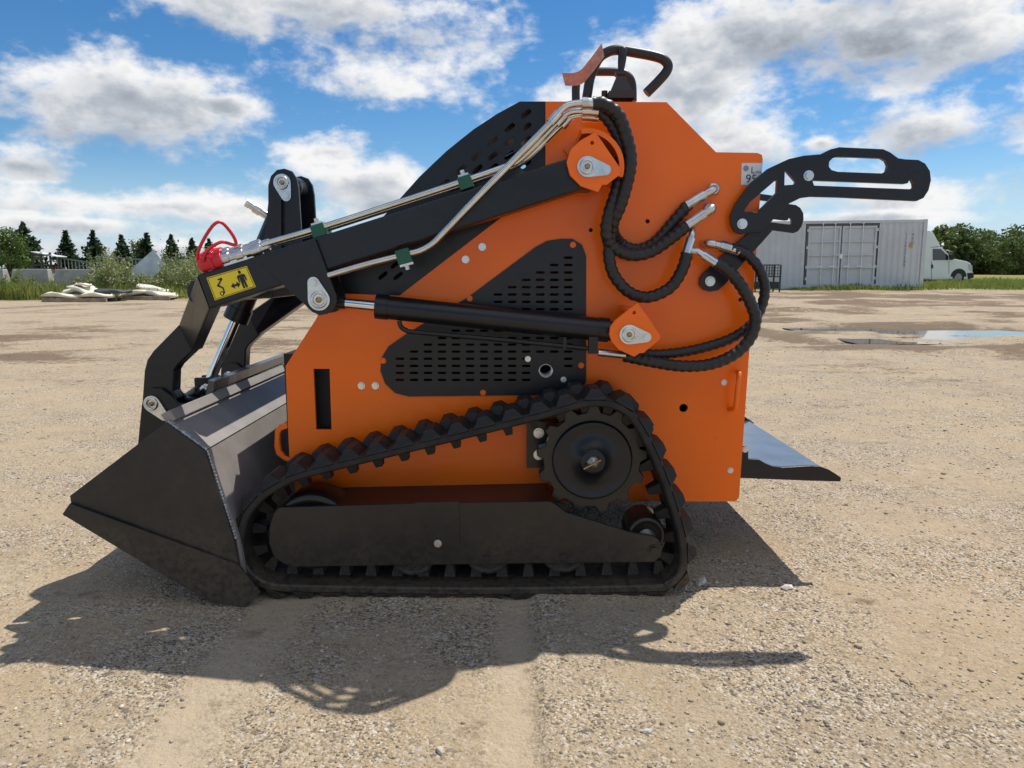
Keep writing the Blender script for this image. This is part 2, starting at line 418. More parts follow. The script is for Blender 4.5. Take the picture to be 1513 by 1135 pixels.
# loose stones on the yard
def icos():
    t = (1+5**.5)/2
    v = np.array([(-1, t, 0), (1, t, 0), (-1, -t, 0), (1, -t, 0), (0, -1, t), (0, 1, t), (0, -1, -t), (0, 1, -t), (t, 0, -1), (t, 0, 1), (-t, 0, -1), (-t, 0, 1)])/1.9
    f = [(0, 11, 5), (0, 5, 1), (0, 1, 7), (0, 7, 10), (0, 10, 11), (1, 5, 9), (5, 11, 4), (11, 10, 2), (10, 7, 6), (7, 1, 8),
         (3, 9, 4), (3, 4, 2), (3, 2, 6), (3, 6, 8), (3, 8, 9), (4, 9, 5), (2, 4, 11), (6, 2, 10), (8, 6, 7), (9, 8, 1)]
    return v, np.array(f)
def stones():
    v0, f0 = icos(); n = 26000
    y = 1.02*np.exp(rng.random(n)**.9*math.log(9/1.02)); x = (rng.random(n)*2-1)*.80*(y+.2)
    dens = fbm(x*2.3, y*2.3, 3, 41)+.18*sstep(x, -.2, .6); keep = (rng.random(n) < np.clip(.30+1.7*dens, .03, 1))
    keep &= ~(((np.abs(x+.60) < .075) | (np.abs(x-.005) < .04)) & (y < 2.2) & (rng.random(n) < .85))
    x, y = x[keep], y[keep]; n = len(x)
    s = (.0016+.0030*rng.random(n)**3+.004*(rng.random(n) > .985)*rng.random(n))*(.9+.1*y)
    z = terrain(x, y)[0]
    vs = v0[None]*(1+.35*(rng.random((n, 12, 1))-.5))*s[:, None, None]*np.stack([.8+.8*rng.random(n), .8+.6*rng.random(n), .5+.35*rng.random(n)], -1)[:, None]
    a = rng.random(n)*6.28; c, s_ = np.cos(a)[:, None], np.sin(a)[:, None]
    vx = vs[..., 0]*c-vs[..., 1]*s_+x[:, None]; vy = vs[..., 0]*s_+vs[..., 1]*c+y[:, None]; vz = vs[..., 2]+z[:, None]+s[:, None]*.22
    V = np.stack([vx, vy, vz], -1).reshape(-1, 3).astype(np.float32); F = (f0[None]+12*np.arange(n)[:, None, None]).reshape(-1, 3)
    me = bpy.data.meshes.new('loose_gravel'); me.vertices.add(len(V)); me.vertices.foreach_set('co', V.ravel())
    me.loops.add(F.size); me.loops.foreach_set('vertex_index', F.ravel().astype(np.int32))
    me.polygons.add(len(F)); me.polygons.foreach_set('loop_start', np.arange(0, F.size, 3, dtype=np.int32)); me.update()
    t = rng.random(n); base = np.array([(.34, .27, .19), (.24, .195, .15), (.50, .43, .34), (.40, .31, .20)])[(t*4).astype(int)]*(.7+.6*rng.random((n, 1)))
    ca = me.color_attributes.new('tone', 'FLOAT_COLOR', 'POINT')
    ca.data.foreach_set('color', np.repeat(np.concatenate([base, np.ones((n, 1))], 1), 12, 0).ravel().astype(np.float32))
    m = bpy.data.materials.new('gravel'); m.use_nodes = True; k = m.node_tree
    vc = k.nodes.new('ShaderNodeVertexColor'); vc.layer_name = 'tone'
    k.links.new(vc.outputs[0], k.nodes['Principled BSDF'].inputs['Base Color']); k.nodes['Principled BSDF'].inputs['Roughness'].default_value = .85
    me.materials.append(m); o = bpy.data.objects.new('loose_gravel', me); COL.objects.link(o)
    tagp(o, 'small loose stones scattered over the dirt yard', 'gravel', kind='stuff')
stones()
stm = mat('pale_stone', (.52, .48, .42), .8, var=.3, vscale=60)
for (u, v, s, lab) in ((1036, 862, .017, 'pale stone lying beside the rear of the rubber track'), (1162, 868, .014, 'flat pale stone on the gravel behind the track'),
                       (650, 1108, .010, 'small pale stone on the sunlit gravel'), (955, 1085, .009, 'dark stone chip in the coarse gravel')):
    v0, f0 = icos(); x, y = G(u, v); k = rng.random((12, 1))*.5+.75
    mb = MB(); mb.add([tuple(p) for p in v0*k*s*np.array([1.5, .8, .55])], [tuple(f) for f in f0])
    o = mb.build('stone', stm, loc=(x, y, gz(x, y)+s*.2)); o.rotation_euler.z = random.random()*3
    tagp(o, lab, 'stone')

# ------------------------------------------------------------------ the track loader
LD = empty('track_loader', (0, 2.33, 0), label='orange and black stand-on mini track loader with front bucket', cat='track loader')
class Part:
    """stands in for a parent: children keep world coordinates although the root sits at the machine's middle"""
def add(mb, name, m, parent=LD, mirror=False, bevel=0):
    o = mb.build(name, m, parent, mirror, bevel)
    if parent is LD: o.matrix_parent_inverse = Matrix.Translation((0, -2.33, 0))
    return o
def pair(mb, name, m, parent=None, bevel=0):
    a = add(mb, name, m, parent or LD, False, bevel); b = add(mb, name, m, parent or LD, True, bevel); return a, b
PY = 1.94                                     # near face of the near side plate
HEX = {}
def bolt(x, y, z, r=.0075, m=None, parent=LD, name='bolt', washer=True):
    """hex head facing the camera side; mesh shared between all bolts"""
    m = m or zinc
    if m.name not in HEX:
        b = MB(); b.plate(circ(0, 0, 1.0, 6, .3), -.75, 0); b.plate(circ(0, 0, .78, 12), -.8, -.75); b.plate(circ(0, 0, 1.32, 16), -.22, 0)
        me = b.build(name, m); HEX[m.name] = me.data; bpy.data.objects.remove(me)
    o = bpy.data.objects.new(name, HEX[m.name]); COL.objects.link(o); o.parent = parent
    o.location = (x, y-(2.33 if parent is LD else 0), z); o.scale = (r, r, r)
    return o
def pbolt(u, v, y, r=.0075, m=None, parent=LD): x, z = P(u, v, y); return bolt(x, y, z, r, m, parent)

# --- side plates
body_px = [(441, 741), (428, 690), (422, 541), (468, 470), (480, 433), (590, 437), (740, 322), (806, 268), (806, 150), (985, 151), (1058, 225), (1119, 226),
           (1126, 229), (1127, 236), (1092, 735), (1087, 741)]
vent_px = [(828, 353), (846, 353), (860, 362), (866, 378), (866, 562), (861, 575), (848, 583), (604, 586), (584, 581), (569, 567), (562, 548), (564, 528), (574, 512),
           (600, 494), (690, 440), (790, 366), (808, 356)]
def inset(pts, k):
    cx = sum(p[0] for p in pts)/len(pts); cz = sum(p[1] for p in pts)/len(pts)
    return [(cx+(x-cx)*k, cz+(z-cz)*k) for x, z in pts]
body = PL(body_px, PY)
holes = [inset(PL(vent_px, PY), .95), PL([(463, 545), (487, 545), (490, 635), (467, 635)], PY)]
for u, v, r in ((889, 333, 3), (873, 340, 3), (957, 327, 3.2), (1010, 603, 6.5), (1094, 443, 3)):
    x, z = P(u, v, PY); holes.append(circ(x, z, r*pxm(PY), 14))
b = MB().plate(body, PY, PY+.010, holes); near_plate = add(b, 'side_plate', orange)
b = MB().plate(body, PY, PY+.010); add(b, 'side_plate', orange, mirror=True)
# --- cover sheets between the side plates (top, slope, rear, front, floor)
def sheets(pts, name, m, y0, y1, th=.006, off=.003):
    for (a, c) in zip(pts, pts[1:]):
        d = Vector((c[0]-a[0], c[1]-a[1])).normalized(); nrm = Vector((d.y, -d.x))
        q = [(a[0]+nrm.x*off, a[1]+nrm.y*off), (c[0]+nrm.x*off, c[1]+nrm.y*off), (c[0]+nrm.x*(off+th), c[1]+nrm.y*(off+th)), (a[0]+nrm.x*(off+th), a[1]+nrm.y*(off+th))]
        add(MB().plate(q, y0, y1), name, m)
Y0, Y1 = PY+.0105, 2*YC-PY-.0105
sheets([body[8], body[9], body[10], body[11]], 'top_cover', orange, Y0, Y1)
sheets([body[13], body[14]], 'rear_cover', orange, Y0, Y1)
sheets([body[15], body[0]], 'belly_pan', blackd, Y0, Y1)
sheets([body[1], body[2], body[3]], 'front_cover', orange, Y0, Y1)
# --- perforated black guard in the near plate
vh = []
zz = lambda zx, zy: (460+.2644*zx, 320+.2644*zy)
cols = [495+78.4*i for i in range(13)]
rows = [(230, 12), (271, 11), (313, 10), (354, 9), (395, 8), (436, 7), (477, 7), (518, 7), (558, 6), (598, 5), (638, 4), (679, 3), (716, 2), (755, 1), (795, 0), (835, 0), (874, 0), (913, 0)]
for zy, c0 in rows:
    for i in range(c0, 13):
        if zy > 770 and i >= 10 and not (zy in (795, 835) and i == 12): continue
        u, v = zz(cols[i], zy); x, z = P(u, v, PY-.004); vh.append(slot(x, z, 13.2*pxm(PY), 3.6*pxm(PY), 3))
x, z = P(*zz(1310, 862), PY-.004); vh.append(circ(x, z, 10.5*pxm(PY), 20)); pipe = (x, z)
vent = add(MB().plate(PL(vent_px, PY-.004), PY-.004, PY-.001, vh), 'vent_guard', black)
t = MB(); t.lathe(pipe[0], pipe[1], [(.0165, PY+.12), (.0165, PY-.008), (.0195, PY-.008), (.0195, PY+.12)], 24); add(t, 'exhaust_pipe', zinc)
for zx, zy in ((1462, 158), (885, 458), (402, 806), (960, 985), (1508, 832)): pbolt(*zz(zx, zy), PY-.004, .0062, orange)
for zx, zy in ((862, 240), (955, 170), (280, 946), (358, 946)): pbolt(*zz(zx, zy), PY, .0078)
for zx, zy in ((1210, 796), (1409, 911)): pbolt(*zz(zx, zy), PY-.004, .0062)
pbolt(1079, 695, PY, .0065); pbolt(1070, 565, PY, .0065)
# --- engine and tanks inside
e = MB(); e.box(-.30, -.02, 2.12, 2.52, .42, .80); add(e, 'engine_block', darkm)
e = MB(); e.lathe(.10, .62, [(0, 2.05), (.13, 2.05), (.13, 2.30), (0, 2.30)], 24); add(e, 'engine_flywheel', darkm)
e = MB(); e.box(.22, .58, 2.02, 2.62, .35, 1.05); add(e, 'hydraulic_tank', darkm)
e = MB(); e.box(-.64, -.50, 1.98, 2.66, .30, .62); add(e, 'slot_blackout_box', darkm)  # added dark box behind the front slot, keeps daylight out so the opening stays black
# --- black hood: side sheets with slots, curved front between them
HY = PY+.011
hood_px = [(806, 150), (768, 150), (735, 168), (700, 191), (660, 223), (620, 261), (585, 300), (548, 340), (513, 378), (480, 414), (478, 433), (594, 440), (744, 324), (806, 272)]
hh = []
z2 = lambda zx, zy: (560+.2644*zx, 60+.2644*zy)
for zx, zy in ((820, 410), (730, 488), (822, 485), (638, 565), (730, 563), (822, 560), (546, 645), (638, 643), (730, 640), (458, 722), (550, 718), (638, 712), (365, 800), (458, 795), (820, 690)):
    x, z = P(*z2(zx, zy), HY); hh.append(slot(x, z, 18*pxm(HY), 6.5*pxm(HY), 4, R(38)))
for zx, zy in ((400, 330), (485, 332), (470, 268)):
    x, z = P(*zz(zx, zy), HY); hh.append(slot(x, z, 17*pxm(HY), 5.5*pxm(HY), 4, R(38)))
hood = PL(hood_px, HY)
pair(MB().plate(hood, HY, HY+.004, hh), 'hood_side', black)
sh = MB(); fr = smooth([(x, 0, z) for x, z in hood[1:11]], 4)
for a, c in zip(fr, fr[1:]):
    sh.add([(a.x, HY+.004, a.z), (c.x, HY+.004, c.z), (c.x, 2*YC-HY-.004, c.z), (a.x, 2*YC-HY-.004, a.z)], [(0, 1, 2, 3)], True)
add(sh, 'hood_front', black)
add(MB().plate([hood[0], hood[1], (hood[1][0], hood[1][1]-.004), (hood[0][0], hood[0][1]-.004)], HY+.0045, 2*YC-HY-.0045), 'hood_top', black)

# --- teardrop retainer with pin
def retainer(c1, r1, c2, r2, y, mirror=False):
    a, c = P(*c1, y), P(*c2, y); k = pxm(y)
    mb = MB().plate(hull(a, r1*k, c, r2*k), y, y+.006)
    mb.lathe(a[0], a[1], [(r1*k*.80, y), (r1*k*.76, y-.005), (r1*k*.52, y-.005), (r1*k*.50, y+.004)], 24)
    add(mb, 'pin_retainer', zinc, mirror=mirror)
    p = MB().lathe(a[0], a[1], [(r1*k*.50, y+.003), (.28*r1*k, y+.001), (.26*r1*k, y-.006), (.0001, y-.006)], 16); add(p, 'grease_nipple', brass, mirror=mirror)
    if not mirror: bolt(c[0], y, c[1], r2*k*.62)
# --- ears that carry arm and cylinder
EY = 1.798
ear1 = [(880, 195), (917, 249), (916, 258), (897, 273), (890, 273), (884, 284), (858, 275), (842, 259), (837, 240), (843, 221), (858, 207)]
ear2 = [(860+.2644*a, 320+.2644*c) for a, c in ((310, 480), (437, 665), (438, 685), (345, 762), (320, 765), (293, 785), (205, 745), (165, 700), (152, 660), (158, 615), (185, 580))]
for ear, hpx in ((ear1, (875, 211)), (ear2, (937, 462))):
    x, z = P(*hpx, EY); pair(MB().plate(PL(ear, EY), EY, EY+.012, [circ(x, z, 2.6*pxm(EY), 10)]), 'pivot_ear', orange, bevel=.0015)
retainer((868, 246), 14.5, (895, 251), 7.6, EY-.006); retainer((930, 494.5), 14.5, (955, 498.5), 7.4, EY-.006)
def band(c, rad, a0, a1, y0, y1, th=.012):
    o = []; n = 14
    for k in range(n+1): a = R(a0+(a1-a0)*k/n); o.append((c[0]+rad*math.cos(a), c[1]+rad*math.sin(a)))
    for k in range(n, -1, -1): a = R(a0+(a1-a0)*k/n); o.append((c[0]+(rad-th)*math.cos(a), c[1]+(rad-th)*math.sin(a)))
    return MB().plate(o, y0, y1)
pair(band(P(868, 246, EY), .092, 100, -15, EY+.0125, PY-.0005), 'pivot_housing', orange)
cx_, cz_ = P(868, 246, EY); pair(MB().plate([(cx_, cz_)]+[(cx_+.081*math.cos(R(t)), cz_+.081*math.sin(R(t))) for t in range(-30, 131, 10)], 1.915, 1.925), 'pivot_backing', orange)
pair(band(P(930, 494, EY), .066, 95, 20, EY+.0125, PY-.0005), 'pivot_housing', orange)
for cx, cz in (P(868, 246, EY), P(930, 494, EY)):
    pair(MB().lathe(cx, cz, [(.0001, EY+.012), (.017, EY+.012), (.017, PY)], 20), 'pivot_pin', zinc)

# --- lift arms
A0, A1 = 1.815, 1.905
top_f, bot_f = P(291, 406, A0), P(309.5, 456, A0); top_r, bot_r = P(838, 234, A0), P(859, 279.5, A0); pv = P(868, 246, A0)
ol = [top_f, bot_f, bot_r]
a0 = math.atan2(bot_r[1]-pv[1], bot_r[0]-pv[0]); a1 = math.atan2(top_r[1]-pv[1], top_r[0]-pv[0]); rr = math.hypot(bot_r[0]-pv[0], bot_r[1]-pv[1]); r2 = math.hypot(top_r[0]-pv[0], top_r[1]-pv[1])
while a1 < a0: a1 += 2*math.pi
for k in range(1, 10):
    t = k/10; a = a0+(a1-a0)*t; r_ = rr+(r2-rr)*t; ol.append((pv[0]+r_*math.cos(a), pv[1]+r_*math.sin(a)))
ol.append(top_r)
pair(MB().plate(ol, A0, A1), 'lift_arm', black, bevel=.006)
# knee gusset either side of the arm, with the cylinder pin
kn = [(384, 383), (465.5, 352.5), (484, 402), (497, 436), (497, 447), (492, 457), (483, 464), (472, 466), (461, 461), (452, 452), (436, 437), (418, 421)]
pair(MB().plate(PL(kn, A0-.010), A0-.010, A0-.0005), 'knee_plate', black, bevel=.0015)
pair(MB().plate(PL(kn, A0), A1+.0005, A1+.010), 'knee_plate', black)
x, z = P(471, 443, A0); pair(MB().lathe(x, z, [(.0001, A0-.012), (.018, A0-.012), (.018, A1+.014), (.0001, A1+.014)], 20), 'knee_pin', zinc)
retainer((471, 443), 16, (463, 418), 8.6, A0-.0165)
# front of the arm: angled box piece, then the hanger plate down to the bucket
LY = 2.025
f_q = [(*P(291, 407, A0), A0), (*P(309.5, 456, A0), A0), (*P(283, 520, LY), LY), (*P(264, 480, LY), LY)]
def q3(l, dy): return [(x, y+dy, z) for x, z, y in l]
pair(MB().hexa(q3(f_q, 0), q3(f_q, .075)), 'arm_elbow', black, bevel=.004)
hg = [(265, 479), (226, 519), (217, 532), (213, 548), (210, 590), (211, 606), (222, 619), (238, 616), (250, 600), (262, 590), (256, 578), (257, 548), (262, 540), (285, 518)]
pair(MB().plate(PL(hg, LY), LY, LY+.05), 'arm_hanger', black, bevel=.004)
b = MB().cyl((P(330, 430, 2.05)[0], A1-.01, P(330, 430, 2.05)[1]), (P(330, 430, 2.05)[0], 2*YC-A1+.01, P(330, 430, 2.05)[1]), .034, 24); add(b, 'arm_cross_tube', black)
x, z = P(392, 428, 1.95); b = MB().box(x-.03, x+.03, A1+.011, 2*YC-A1-.011, z-.022, z+.022); add(b, 'arm_cross_beam', black, bevel=.004)
# --- tilt tower on the cross beam
TY = 2.20
tw = [(384, 420), (391, 345), (396, 300), (396, 274), (400, 260), (409, 251), (420, 249), (431, 253), (438, 264), (441, 280), (445, 345), (440, 420)]
add(MB().plate(PL(tw, TY), TY, TY+.014), 'tilt_tower_plate', black, bevel=.002); add(MB().plate(PL(tw, TY), TY+.17, TY+.184), 'tilt_tower_plate', black, bevel=.002)
rb = [(408, 400), (410, 330), (411, 294), (416, 294), (416, 400)]
add(MB().plate(PL(rb, TY-.012), TY-.016, TY-.0005), 'tower_rib', black)
retainer((416.6, 270), 12.4, (422.5, 290), 7, TY-.0065)
tc_, te = P(417, 271, YC), P(291, 580, YC); ty = TY+.092
tc_ = P(417, 271, TY); te = P(285, 578, 2.18)
def lerp(t): return (tc_[0]+(te[0]-tc_[0])*t, ty, tc_[1]+(te[1]-tc_[1])*t)
add(MB().cyl(lerp(.03), lerp(.64), .036, 24), 'tilt_cylinder', black); add(MB().cyl(lerp(.60), lerp(.66), .040, 24), 'tilt_cylinder_head', black)
add(MB().cyl(lerp(.66), lerp(1.0), .016, 20), 'tilt_cylinder_rod', chrome)
add(MB().lathe(tc_[0], tc_[1], [(.0001, TY+.03), (.034, TY+.03), (.034, TY+.155), (.0001, TY+.155)], 24), 'tilt_cylinder_eye', black)
c = lerp(.17); dvec = Vector((-.8, -.25, .55)).normalized(); c0 = Vector(c)+dvec*.03
mb = MB(); mb.tube([c0, c0+dvec*.03], .013, 12); mb.tube([c0+dvec*.026, c0+dvec*.048], .017, 6); mb.tube([c0+dvec*.048, c0+dvec*.062], .012, 12); mb.tube([c0+dvec*.062, c0+dvec*.075], .0145, 6)
add(mb, 'port_fitting', zinc)

# --- lift cylinders
CY = 1.858
def c3(u, v, y=CY): x, z = P(u, v, y); return Vector((x, y, z))
pair(MB().cyl(c3(558, 453), c3(898, 488), .0305, 32), 'cylinder_barrel', black)
pair(MB().cyl(c3(556, 452.8), c3(574, 454.6), .0325, 32), 'cylinder_gland', black); pair(MB().cyl(c3(884, 486.5), c3(899, 488), .0322, 32), 'cylinder_end', black)
pair(MB().cyl(c3(500, 447), c3(560, 453), .0138, 20), 'cylinder_rod', chrome)
m_ = MB(); m_.cyl(c3(484, 445.4), c3(511, 448), .0155, 16); x, z = P(471, 443, CY); m_.lathe(x, z, [(.0001, CY-.03), (.029, CY-.03), (.029, CY+.03), (.0001, CY+.03)], 24); pair(m_, 'cylinder_clevis', black)
m_ = MB(); x, z = P(930, 494.5, CY); m_.lathe(x, z, [(.0001, CY-.03), (.03, CY-.03), (.03, CY+.03), (.0001, CY+.03)], 24); m_.cyl(c3(895, 488), c3(925, 493), .026, 16); pair(m_, 'cylinder_eye', black)
LYN = CY-.012
add(MB().tube(path([(590, 474), (592, 482), (600, 488), (616, 491), (740, 502), (868, 515)], LYN), .0062, 10), 'cylinder_line', black)
mb = MB(); x, z = P(876, 512, LYN); mb.box(x-.012, x+.012, LYN-.012, LYN+.012, z-.018, z+.026); x, z = P(834, 507, LYN); mb.box(x-.004, x+.004, LYN-.008, LYN+.008, z-.014, z+.016); add(mb, 'cylinder_port', black)
mb = MB(); a, c = c3(884, 521, LYN), c3(924, 525, LYN); mb.tube([a, a.lerp(c, .35)], .0105, 6); mb.tube([a.lerp(c, .35), c], .0095, 14); add(mb, 'hose_fitting', zinc)

# --- plated hydraulic lines along the arm
TYL = 1.80
add(MB().tube(path([(388, 362, 1.83), (400, 358, 1.83), (472, 337, 1.83), (590, 299, 1.83), (690, 266, 1.83), (750, 245, 1.83), (768, 236, 1.83), (800, 205, 1.82), (826, 178, 1.82), (842, 166, 1.82), (864, 164, 1.82)], 1.83), .0078, 12), 'hydraulic_line', tubez)
add(MB().tube(path([(404, 361, 1.862), (472, 342, 1.862), (590, 304, 1.862), (700, 268, 1.862), (760, 246, 1.862), (780, 233, 1.85), (808, 206, 1.845), (832, 183, 1.845), (848, 173, 1.845), (866, 172, 1.845)], 1.86), .0072, 12), 'hydraulic_line', tubez)
add(MB().tube(path([(485, 407), (540, 391), (600, 376), (622, 370), (640, 359), (655, 344), (700, 297), (760, 236), (815, 180), (827, 165), (840, 155), (864, 152)], TYL), .0082, 12), 'hydraulic_line', tubez)
mb = MB()
for y_, u0, v0, u1, v1 in ((TYL, 813, 182, 826, 167), (1.82, 822, 184, 834, 171), (1.845, 830, 187, 840, 176)):
    mb.tube([c3(u0, v0, y_), c3(u1, v1, y_)], .0125, 6)
add(mb, 'line_nut', zinc)
mb = MB()
for y_, v0 in ((TYL, 152), (1.82, 163), (1.845, 172)):
    mb.tube([c3(860, v0+.5, y_), c3(868, v0+.5, y_)], .0135, 6); mb.tube([c3(868, v0+.5, y_), c3(884, v0+2, y_)], .0125, 14)
add(mb, 'hose_coupling', zinc)
for (u, v, y_, an) in ((688, 270, 1.835, 17), (472, 341, 1.835, 17)):
    x, z = P(u, v, y_); mb = MB().box(-.0175, .0175, -.014, .055, -.016, .016); o = add(mb, 'line_clamp', green, bevel=.002)
    o.location = (x, y_-2.33+2.33, z); o.rotation_euler.y = R(-an)
    n_ = MB().box(-.013, .013, -.010, .05, .0165, .021); n_.tube([(0, .005, .02), (0, .005, .032)], .0065, 6); k = n_.build('clamp_bolt', zinc, o)
x, z = P(597, 379, TYL); o = add(MB().box(-.0175, .0175, -.014, .014, -.018, .018), 'line_clamp', green, bevel=.002); o.location = (x, TYL, z); o.rotation_euler.y = R(-15)
n_ = MB().box(-.015, .019, -.011, .011, -.024, -.0185); n_.tube([(.0, 0, -.024), (0, 0, -.034)], .0065, 6); n_.build('clamp_bolt', zinc, o)

# --- wrapped rubber hoses
def hose(pts, y, r=.0155): return add(MB().tube(path(pts, y, 10), r, 12, wob=.07, pitch=.019, step=.003), 'hydraulic_hose', hoseb)
hose([(876, 158), (893, 162), (912, 180), (925, 208), (928, 240), (922, 275), (910, 310), (902, 350), (900, 380), (908, 408), (930, 432), (958, 439), (990, 425), (1008, 398), (1015, 374)], 1.872)
hose([(876, 163, 1.835), (890, 168, 1.835), (905, 186, 1.84), (916, 212, 1.84), (918, 240, 1.84), (911, 280, 1.84), (900, 315, 1.84), (896, 345, 1.85), (906, 365, 1.87), (932, 377, 1.885), (962, 372, 1.89), (992, 352, 1.89), (1018, 331, 1.89)], 1.85)
hose([(876, 153, 1.80), (892, 154, 1.80), (912, 168, 1.81), (922, 190, 1.815), (931, 225, 1.82), (930, 255, 1.82), (918, 300, 1.83), (905, 335, 1.86), (915, 358, 1.915), (940, 369, 1.92), (968, 358, 1.92), (1000, 322, 1.92), (1017, 302, 1.92)], 1.85)
hose([(1058, 388), (1078, 402), (1098, 427), (1112, 455), (1116, 475), (1108, 500), (1086, 523), (1050, 538), (1008, 541), (966, 535), (922, 526)], 1.862)
hose([(1080, 367, 1.90), (1100, 374, 1.90), (1121, 396, 1.90), (1130, 426, 1.90), (1124, 456, 1.90), (1108, 481, 1.90), (1078, 501, 1.90), (1030, 516, 1.90), (985, 523, 1.89), (955, 523, 1.885), (930, 518, 1.885)], 1.90, .0135)
def fitting(a, c, y, elbow=None):
    a, c = c3(*a, y), c3(*c, y); mb = MB(); mb.tube([a, a.lerp(c, .62)], .0128, 16); mb.tube([a.lerp(c, .60), a.lerp(c, .82)], .0145, 6); mb.tube([a.lerp(c, .8), c], .0098, 12)
    e_ = Vector((c.x+.012, PY, c.z+.006)); mb.tube(smooth([c-(c-a).normalized()*.005, c+(c-a).normalized()*.012, (c.x+.017, (y+PY)/2, c.z+.010), (c.x+.018, PY+.002, c.z+.010)], 6), .0105, 12)
    mb.lathe(c.x+.018, c.z+.010, [(.0105, PY-.010), (.017, PY-.010), (.017, PY), (.0001, PY)], 6)
    add(mb, 'hose_fitting', zinc)
fitting((1014, 304), (1047, 284), 1.915); fitting((1015, 333), (1046, 312), 1.885)
mb = MB(); a, c = c3(1064, 393, 1.862), c3(1030, 371, 1.885); mb.tube([a, a.lerp(c, .45)], .0125, 16); mb.tube([a.lerp(c, .45), a.lerp(c, .72)], .0142, 6); mb.tube([a.lerp(c, .7), c], .009, 12)
mb.tube([c3(1013, 378, 1.872), c3(1021, 352, 1.88)], .0118, 16); mb.tube(path([(1020, 354, 1.88), (1023, 344, 1.885), (1022, 336, 1.91), (1019, 336, 1.94)], 1.9), .0078, 12); mb.tube([c3(1015, 370, 1.875), c3(1029, 371, 1.885)], .011, 6)
add(mb, 'tee_fitting', zinc)
mb = MB(); a, c = c3(1092, 371, 1.90), c3(1056, 361, 1.90); mb.tube([a, a.lerp(c, .5)], .0128, 16); mb.tube([a.lerp(c, .5), a.lerp(c, .78)], .0145, 6); mb.tube([a.lerp(c, .75), c], .0105, 14); mb.tube(smooth([c, c3(1046, 360, 1.905), c3(1041, 361, 1.942)], 6), .0115, 14); add(mb, 'hose_fitting', zinc)

# --- rear control levers: slotted plate and straight bar
z8 = lambda zx, zy: (760+.4977*zx, .4977*zy)
VA = 1.908
lev = [(645, 668), (642, 640), (660, 600), (700, 545), (755, 500), (815, 472), (860, 462), (910, 458), (940, 443), (965, 437), (1095, 443), (1115, 452), (1140, 470), (1160, 473), (1200, 475), (1220, 486), (1234, 508), (1237, 535), (1230, 565), (1215, 588), (1195, 597),
       (960, 586), (880, 584), (850, 588), (815, 605), (780, 640), (735, 688), (700, 690), (675, 696), (655, 688)]
lh = [[z8(*p) for p in l] for l in (
    [(945, 470), (960, 465), (1090, 470), (1104, 478), (1110, 492), (1106, 508), (1095, 515), (960, 510), (942, 505), (934, 495), (935, 480)],
    [(885, 536), (1160, 546), (1168, 544), (1174, 533), (1180, 533), (1186, 545), (1187, 556), (1180, 562), (890, 551)],
    [(803, 508), (808, 508), (836, 540), (832, 548), (802, 550)], [(776, 535), (781, 538), (779, 572), (722, 630), (684, 629), (683, 624), (700, 600)])]
LEV = [z8(*p) for p in lev]
add(MB().plate(PL(LEV, VA), VA, VA+.014, [PL(h, VA) for h in lh]), 'control_lever', black, bevel=.0012)
BARP = [z8(*p) for p in ((551, 845), (553, 825), (565, 808), (625, 752), (700, 690), (740, 650), (770, 680), (735, 720), (690, 768), (625, 845), (605, 862), (580, 866), (562, 860))]
add(MB().plate(PL(BARP, VA+.0145), VA+.0145, VA+.0285), 'lever_bar', black)
for p, r_ in (((676, 665), .0125), ((873, 522), .0125), ((581, 835), .0125)):
    yy = VA if p[1] < 800 else VA+.0145
    pbolt(*z8(*p), yy, r_*.82)
# far lever, tipped a little lower
def rot_about(pts, c, a): return [(c[0]+(x-c[0])*math.cos(a)-(z-c[1])*math.sin(a), c[1]+(x-c[0])*math.sin(a)+(z-c[1])*math.cos(a)) for x, z in pts]
pc = P(*z8(676, 665), VA)
add(MB().plate(rot_about(PL(LEV, VA), pc, R(-5)), VA, VA+.014, [rot_about(PL(h, VA), pc, R(-5)) for h in lh]), 'control_lever', black, mirror=True)
add(MB().plate(PL(BARP, VA+.0145), VA+.0145, VA+.0285), 'lever_bar', black, mirror=True)

# --- noise sticker on the rear plate
def flat_text(txt, size, m, parent, x, y, z, name='lettering', rot=0, align='LEFT'):
    cu = bpy.data.curves.new('t', 'FONT'); cu.body = txt; cu.size = size; cu.align_x = align
    o = bpy.data.objects.new('t', cu); COL.objects.link(o); bpy.context.view_layer.update()
    me = bpy.data.meshes.new_from_object(o.evaluated_get(bpy.context.evaluated_depsgraph_get())); bpy.data.objects.remove(o)
    me.materials.clear(); me.materials.append(m); k = bpy.data.objects.new(name, me); COL.objects.link(k); k.parent = parent
    k.location = (x, y, z); k.rotation_euler = (R(90), rot, 0); return k
st_ = add(MB().plate(PL([(1096, 241), (1126, 241), (1125, 274), (1095, 273)], PY-.001), PY-.0012, PY-.0003), 'noise_sticker', white)
x, z = P(1103, 254, PY); flat_text('L', .024, ink, st_, x+.0105, PY-.0018, z-.004); flat_text('WA', .009, ink, st_, x+.023, PY-.0018, z-.004)
x, z = P(1101, 270, PY); flat_text('95', .030, ink, st_, x, PY-.0018, z); flat_text('dB', .012, ink, st_, x+.036, PY-.0018, z)
x, z = P(1102, 249, PY); MB().plate(circ(x, z, .0075, 14), PY-.0018, PY-.0013).build('pictogram', mat('ink_grey', (.25, .25, .27), .5), st_)

